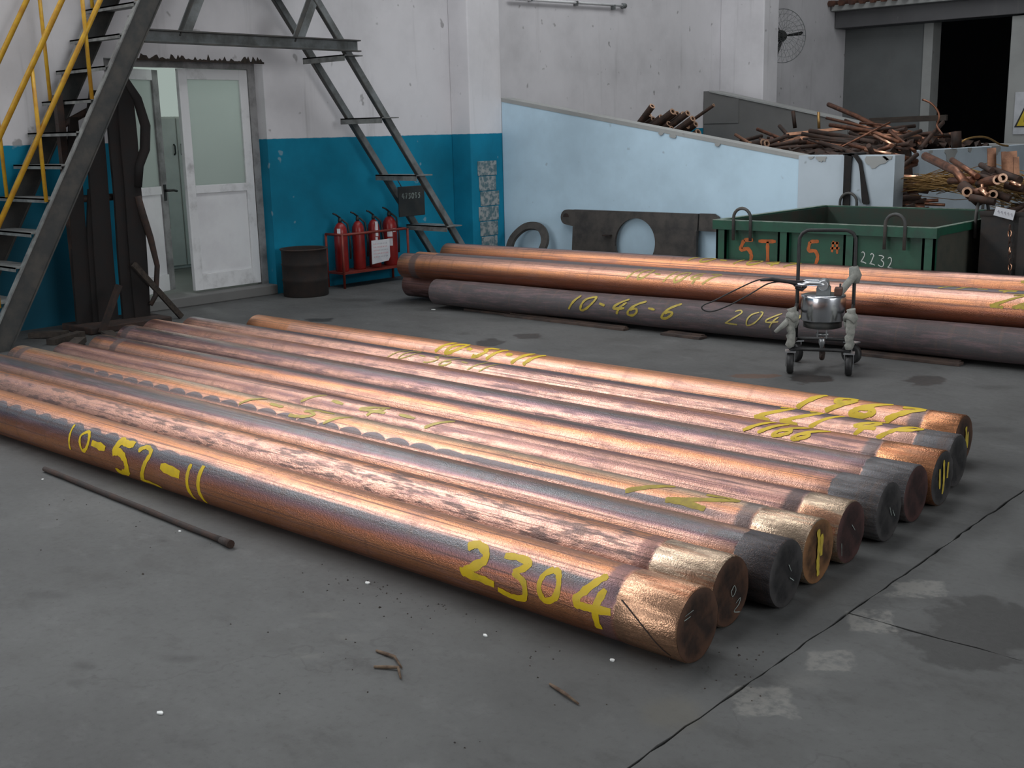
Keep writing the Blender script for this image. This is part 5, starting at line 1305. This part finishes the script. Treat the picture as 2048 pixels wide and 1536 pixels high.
# ------------------------------------------------------------ trolley with the crane scale
TL = Vector((-3.526,6.978,0)); RZ = R(23.4)
t = thing('scale_trolley', TL, 'small black tube trolley on castors with rag wrapped front posts', 'trolley', RZ)
Q = lambda n, mb, m, par=None: mb.build(n, MT[m], par or t)
wx, wy = .185, .20
for (sx, sy, yaw) in ((-1,-1,R(4)),(1,-1,R(1)),(-1,1,R(38)),(1,1,R(62))):
    M = Matrix.Translation((sx*wx, sy*wy, 0)) @ Matrix.Rotation(yaw+PI/2,4,'Z')
    mb = MB().box((-.045,-.035,.145),(.045,.035,.152), M); mb.box((-.022,-.030,.048),(.022,-.026,.147), M); mb.box((-.022,.026,.048),(.022,.030,.147), M)
    f = Q('castor_fork', mb, 'zinc')
    Q('castor_wheel', MB().lathe([(.060,-.022),(.070,-.014),(.070,.014),(.060,.022)], M @ Matrix.Translation((.0,0,.070)) @ Matrix.Rotation(PI/2,4,'X'), 20), 'black', f)
fr = MB(); zb = .164; r_ = .0125
Q('base_bar', MB().tube([(-wx,-wy,zb),(wx,-wy,zb)], r_, 8), 'black'); Q('base_bar', MB().tube([(-wx,wy,zb),(wx,wy,zb)], r_, 8), 'black')
for sx in (-1,1): Q('base_bar', MB().tube([(sx*wx,-wy,zb),(sx*wx,wy,zb)], r_, 8), 'black')
hp = [(-wx,wy,zb),(-wx,wy+.005,.45),(-wx+.0,wy+.03,.80)]
arc = [(-wx+.07-.07*math.cos(R(a)), wy+.034, .83+.07*math.sin(R(a))) for a in (15,45,75,90)]
arc2 = [(-p[0],p[1],p[2]) for p in reversed(arc)]
Q('handle', MB().tube(hp+arc+arc2+[(-p[0],p[1],p[2]) for p in reversed(hp)], r_, 10), 'black')
for sx in (-1,1):
    Q('front_post', MB().tube([(sx*wx,-wy,zb),(sx*wx,-wy+.005,.37)], r_, 8), 'black')
    Q('side_arm', MB().tube([(sx*wx,-wy+.005,.36),(sx*wx,wy+.005,.40)], r_, 8), 'black')
    rnd = random.Random(3+sx); pts = []; rs = []
    for k in range(15):
        f_ = k/14; pts.append((sx*wx+rnd.uniform(-.006,.006), -wy+rnd.uniform(-.006,.006), zb+.01+f_*.26)); rs.append(.021+.008*abs(math.sin(k*1.9))+.004*rnd.random())
    Q('rag_wrap', MB().tube(pts, rs, 9), 'rag')
    pts = []; rs = []
    for k in range(9): a = k/8; pts.append((sx*wx+rnd.uniform(-.012,.012), -wy-.015+.10*a, .355+.03*math.sin(a*5))); rs.append(.034+.012*abs(math.sin(k*2.1)))
    Q('rag_knot', MB().tube(pts, rs, 9), 'rag')
Q('rag_tail', MB().tube([(-wx-.01,-wy,.36),(-wx-.05,-wy-.02,.32),(-wx-.10,-wy-.03,.275)], [.022,.02,.012], 7), 'rag')
Q('rag_wrap', MB().tube([(wx,wy+.02,.55),(wx+.005,wy+.02,.60),(wx-.01,wy+.02,.66)], [.03,.042,.03], 8), 'rag')
Q('rag_tail', MB().tube([(wx,wy,.60),(wx-.05,wy-.06,.54),(wx-.085,wy-.12,.48)], [.025,.026,.016], 7), 'rag')
# crane scale
t2 = thing('crane_scale', TL + Vector((0,0,.33)), 'round polished crane scale sitting in the trolley, hook below', 'scale', RZ)
Q2 = lambda n, mb, m, par=None: mb.build(n, MT[m], par or t2)
Q2('scale_body', MB().lathe([(.10,-.004),(.138,.0),(.142,.006),(.145,.155),(.142,.168),(.12,.172),(.03,.172)], None, 40), 'chrome')
Q2('lower_plate', MB().lathe([(.11,-.05),(.125,-.045),(.125,-.004),(.11,-.004)], None, 28), 'steel_dark')
Q2('hook_eye', MB().box((-.034,-.012,-.125),(-.024,.012,-.03)).box((.024,-.012,-.125),(.034,.012,-.03)).tube([(-.04,0,-.10),(.04,0,-.10)], .012, 8), 'zinc')
Q2('hook_nut', MB().lathe([(.006,-.20),(.018,-.165),(.022,-.15),(.020,-.13),(.012,-.12)], None, 12), 'zinc')
hk = [(0,0,-.17),(0,.05,-.19),(.0,.075,-.215),(.0,.085,-.245),(.0,.06,-.272),(.0,.03,-.265),(.0,.02,-.24)]
Q2('hook', MB().tube(hk, [.012,.016,.02,.02,.018,.012,.006], 10), 'rust')
for y in (-.035,.035): Q2('top_lug', MB().prism([(-.045,.168),(.045,.168),(.045,.215),(.02,.25),(-.02,.25),(-.045,.215)], .014, o=(0,y-.007,0)), 'steel_grey')
Q2('lug_pin', MB().tube([(0,-.065,.222),(0,.065,.222)], .016, 10), 'zinc')
M = Matrix.Rotation(R(195),4,'Z')
bow = [(-.02,-.05,.235),(.03,-.06,.245),(.10,-.058,.248),(.16,-.04,.240),(.185,0,.235),(.16,.04,.240),(.10,.058,.248),(.03,.06,.245),(-.02,.05,.235)]
Q2('shackle', MB().tube([M @ Vector(p) for p in bow], .014, 10), 'chrome')
Q2('shackle_boss', MB().lathe([(.03,-.07),(.036,-.06),(.036,.06),(.03,.07)], Matrix.Translation((0,0,.235)) @ Matrix.Rotation(PI/2,4,'X'), 16), 'zinc')
Q2('display_window', MB().box((.07,-.05,.172),(.12,.05,.215), bev=.005), 'rust_red'); Q2('aerial', MB().tube([(.10,.05,.17),(.103,.05,.235)], .008, 6), 'black')
# wire rope loop resting out to the left of the scale
c0 = Vector(TL)+Vector((0,0,0))
pts = [(-3.665,6.855,.575),(-3.72,6.805,.592),(-3.79,6.742,.610),(-3.86,6.68,.600),(-3.97,6.58,.535),(-4.06,6.50,.475),(-4.112,6.448,.447),(-4.122,6.44,.425),(-4.10,6.46,.405),(-4.06,6.495,.405),(-3.98,6.565,.445),(-3.88,6.65,.515),(-3.80,6.735,.578),(-3.72,6.80,.588),(-3.668,6.850,.565)]
t3 = thing('wire_rope_sling', (-3.66,6.86,.57), 'thin dark wire rope loop stretching left from the crane scale shackle', 'rope')
q = []
P_ = [Vector(p) for p in pts]
for i in range(len(P_)-1):
    p0 = P_[max(i-1,0)]; p1 = P_[i]; p2 = P_[i+1]; p3 = P_[min(i+2,len(P_)-1)]
    for j in range(4): t_ = j/4; q.append(0.5*((2*p1)+(p2-p0)*t_+(2*p0-5*p1+4*p2-p3)*t_*t_+(3*p1-p0-3*p2+p3)*t_**3))
q.append(P_[-1])
MB().tube(q, .0048, 6).part('rope', MT['black'], t3)
MB().tube([(-3.64,6.875,.575),(-3.70,6.82,.588),(-3.78,6.75,.606),(-3.84,6.70,.602)], [.018,.013,.013,.008], 8).part('taped_splice', MT['black'], t3)
MB().tube([(-3.66,6.865,.545),(-3.635,6.885,.535),(-3.62,6.90,.552),(-3.63,6.885,.58),(-3.655,6.865,.585)], .016, 7, closed=True).part('eye', MT['black'], t3)
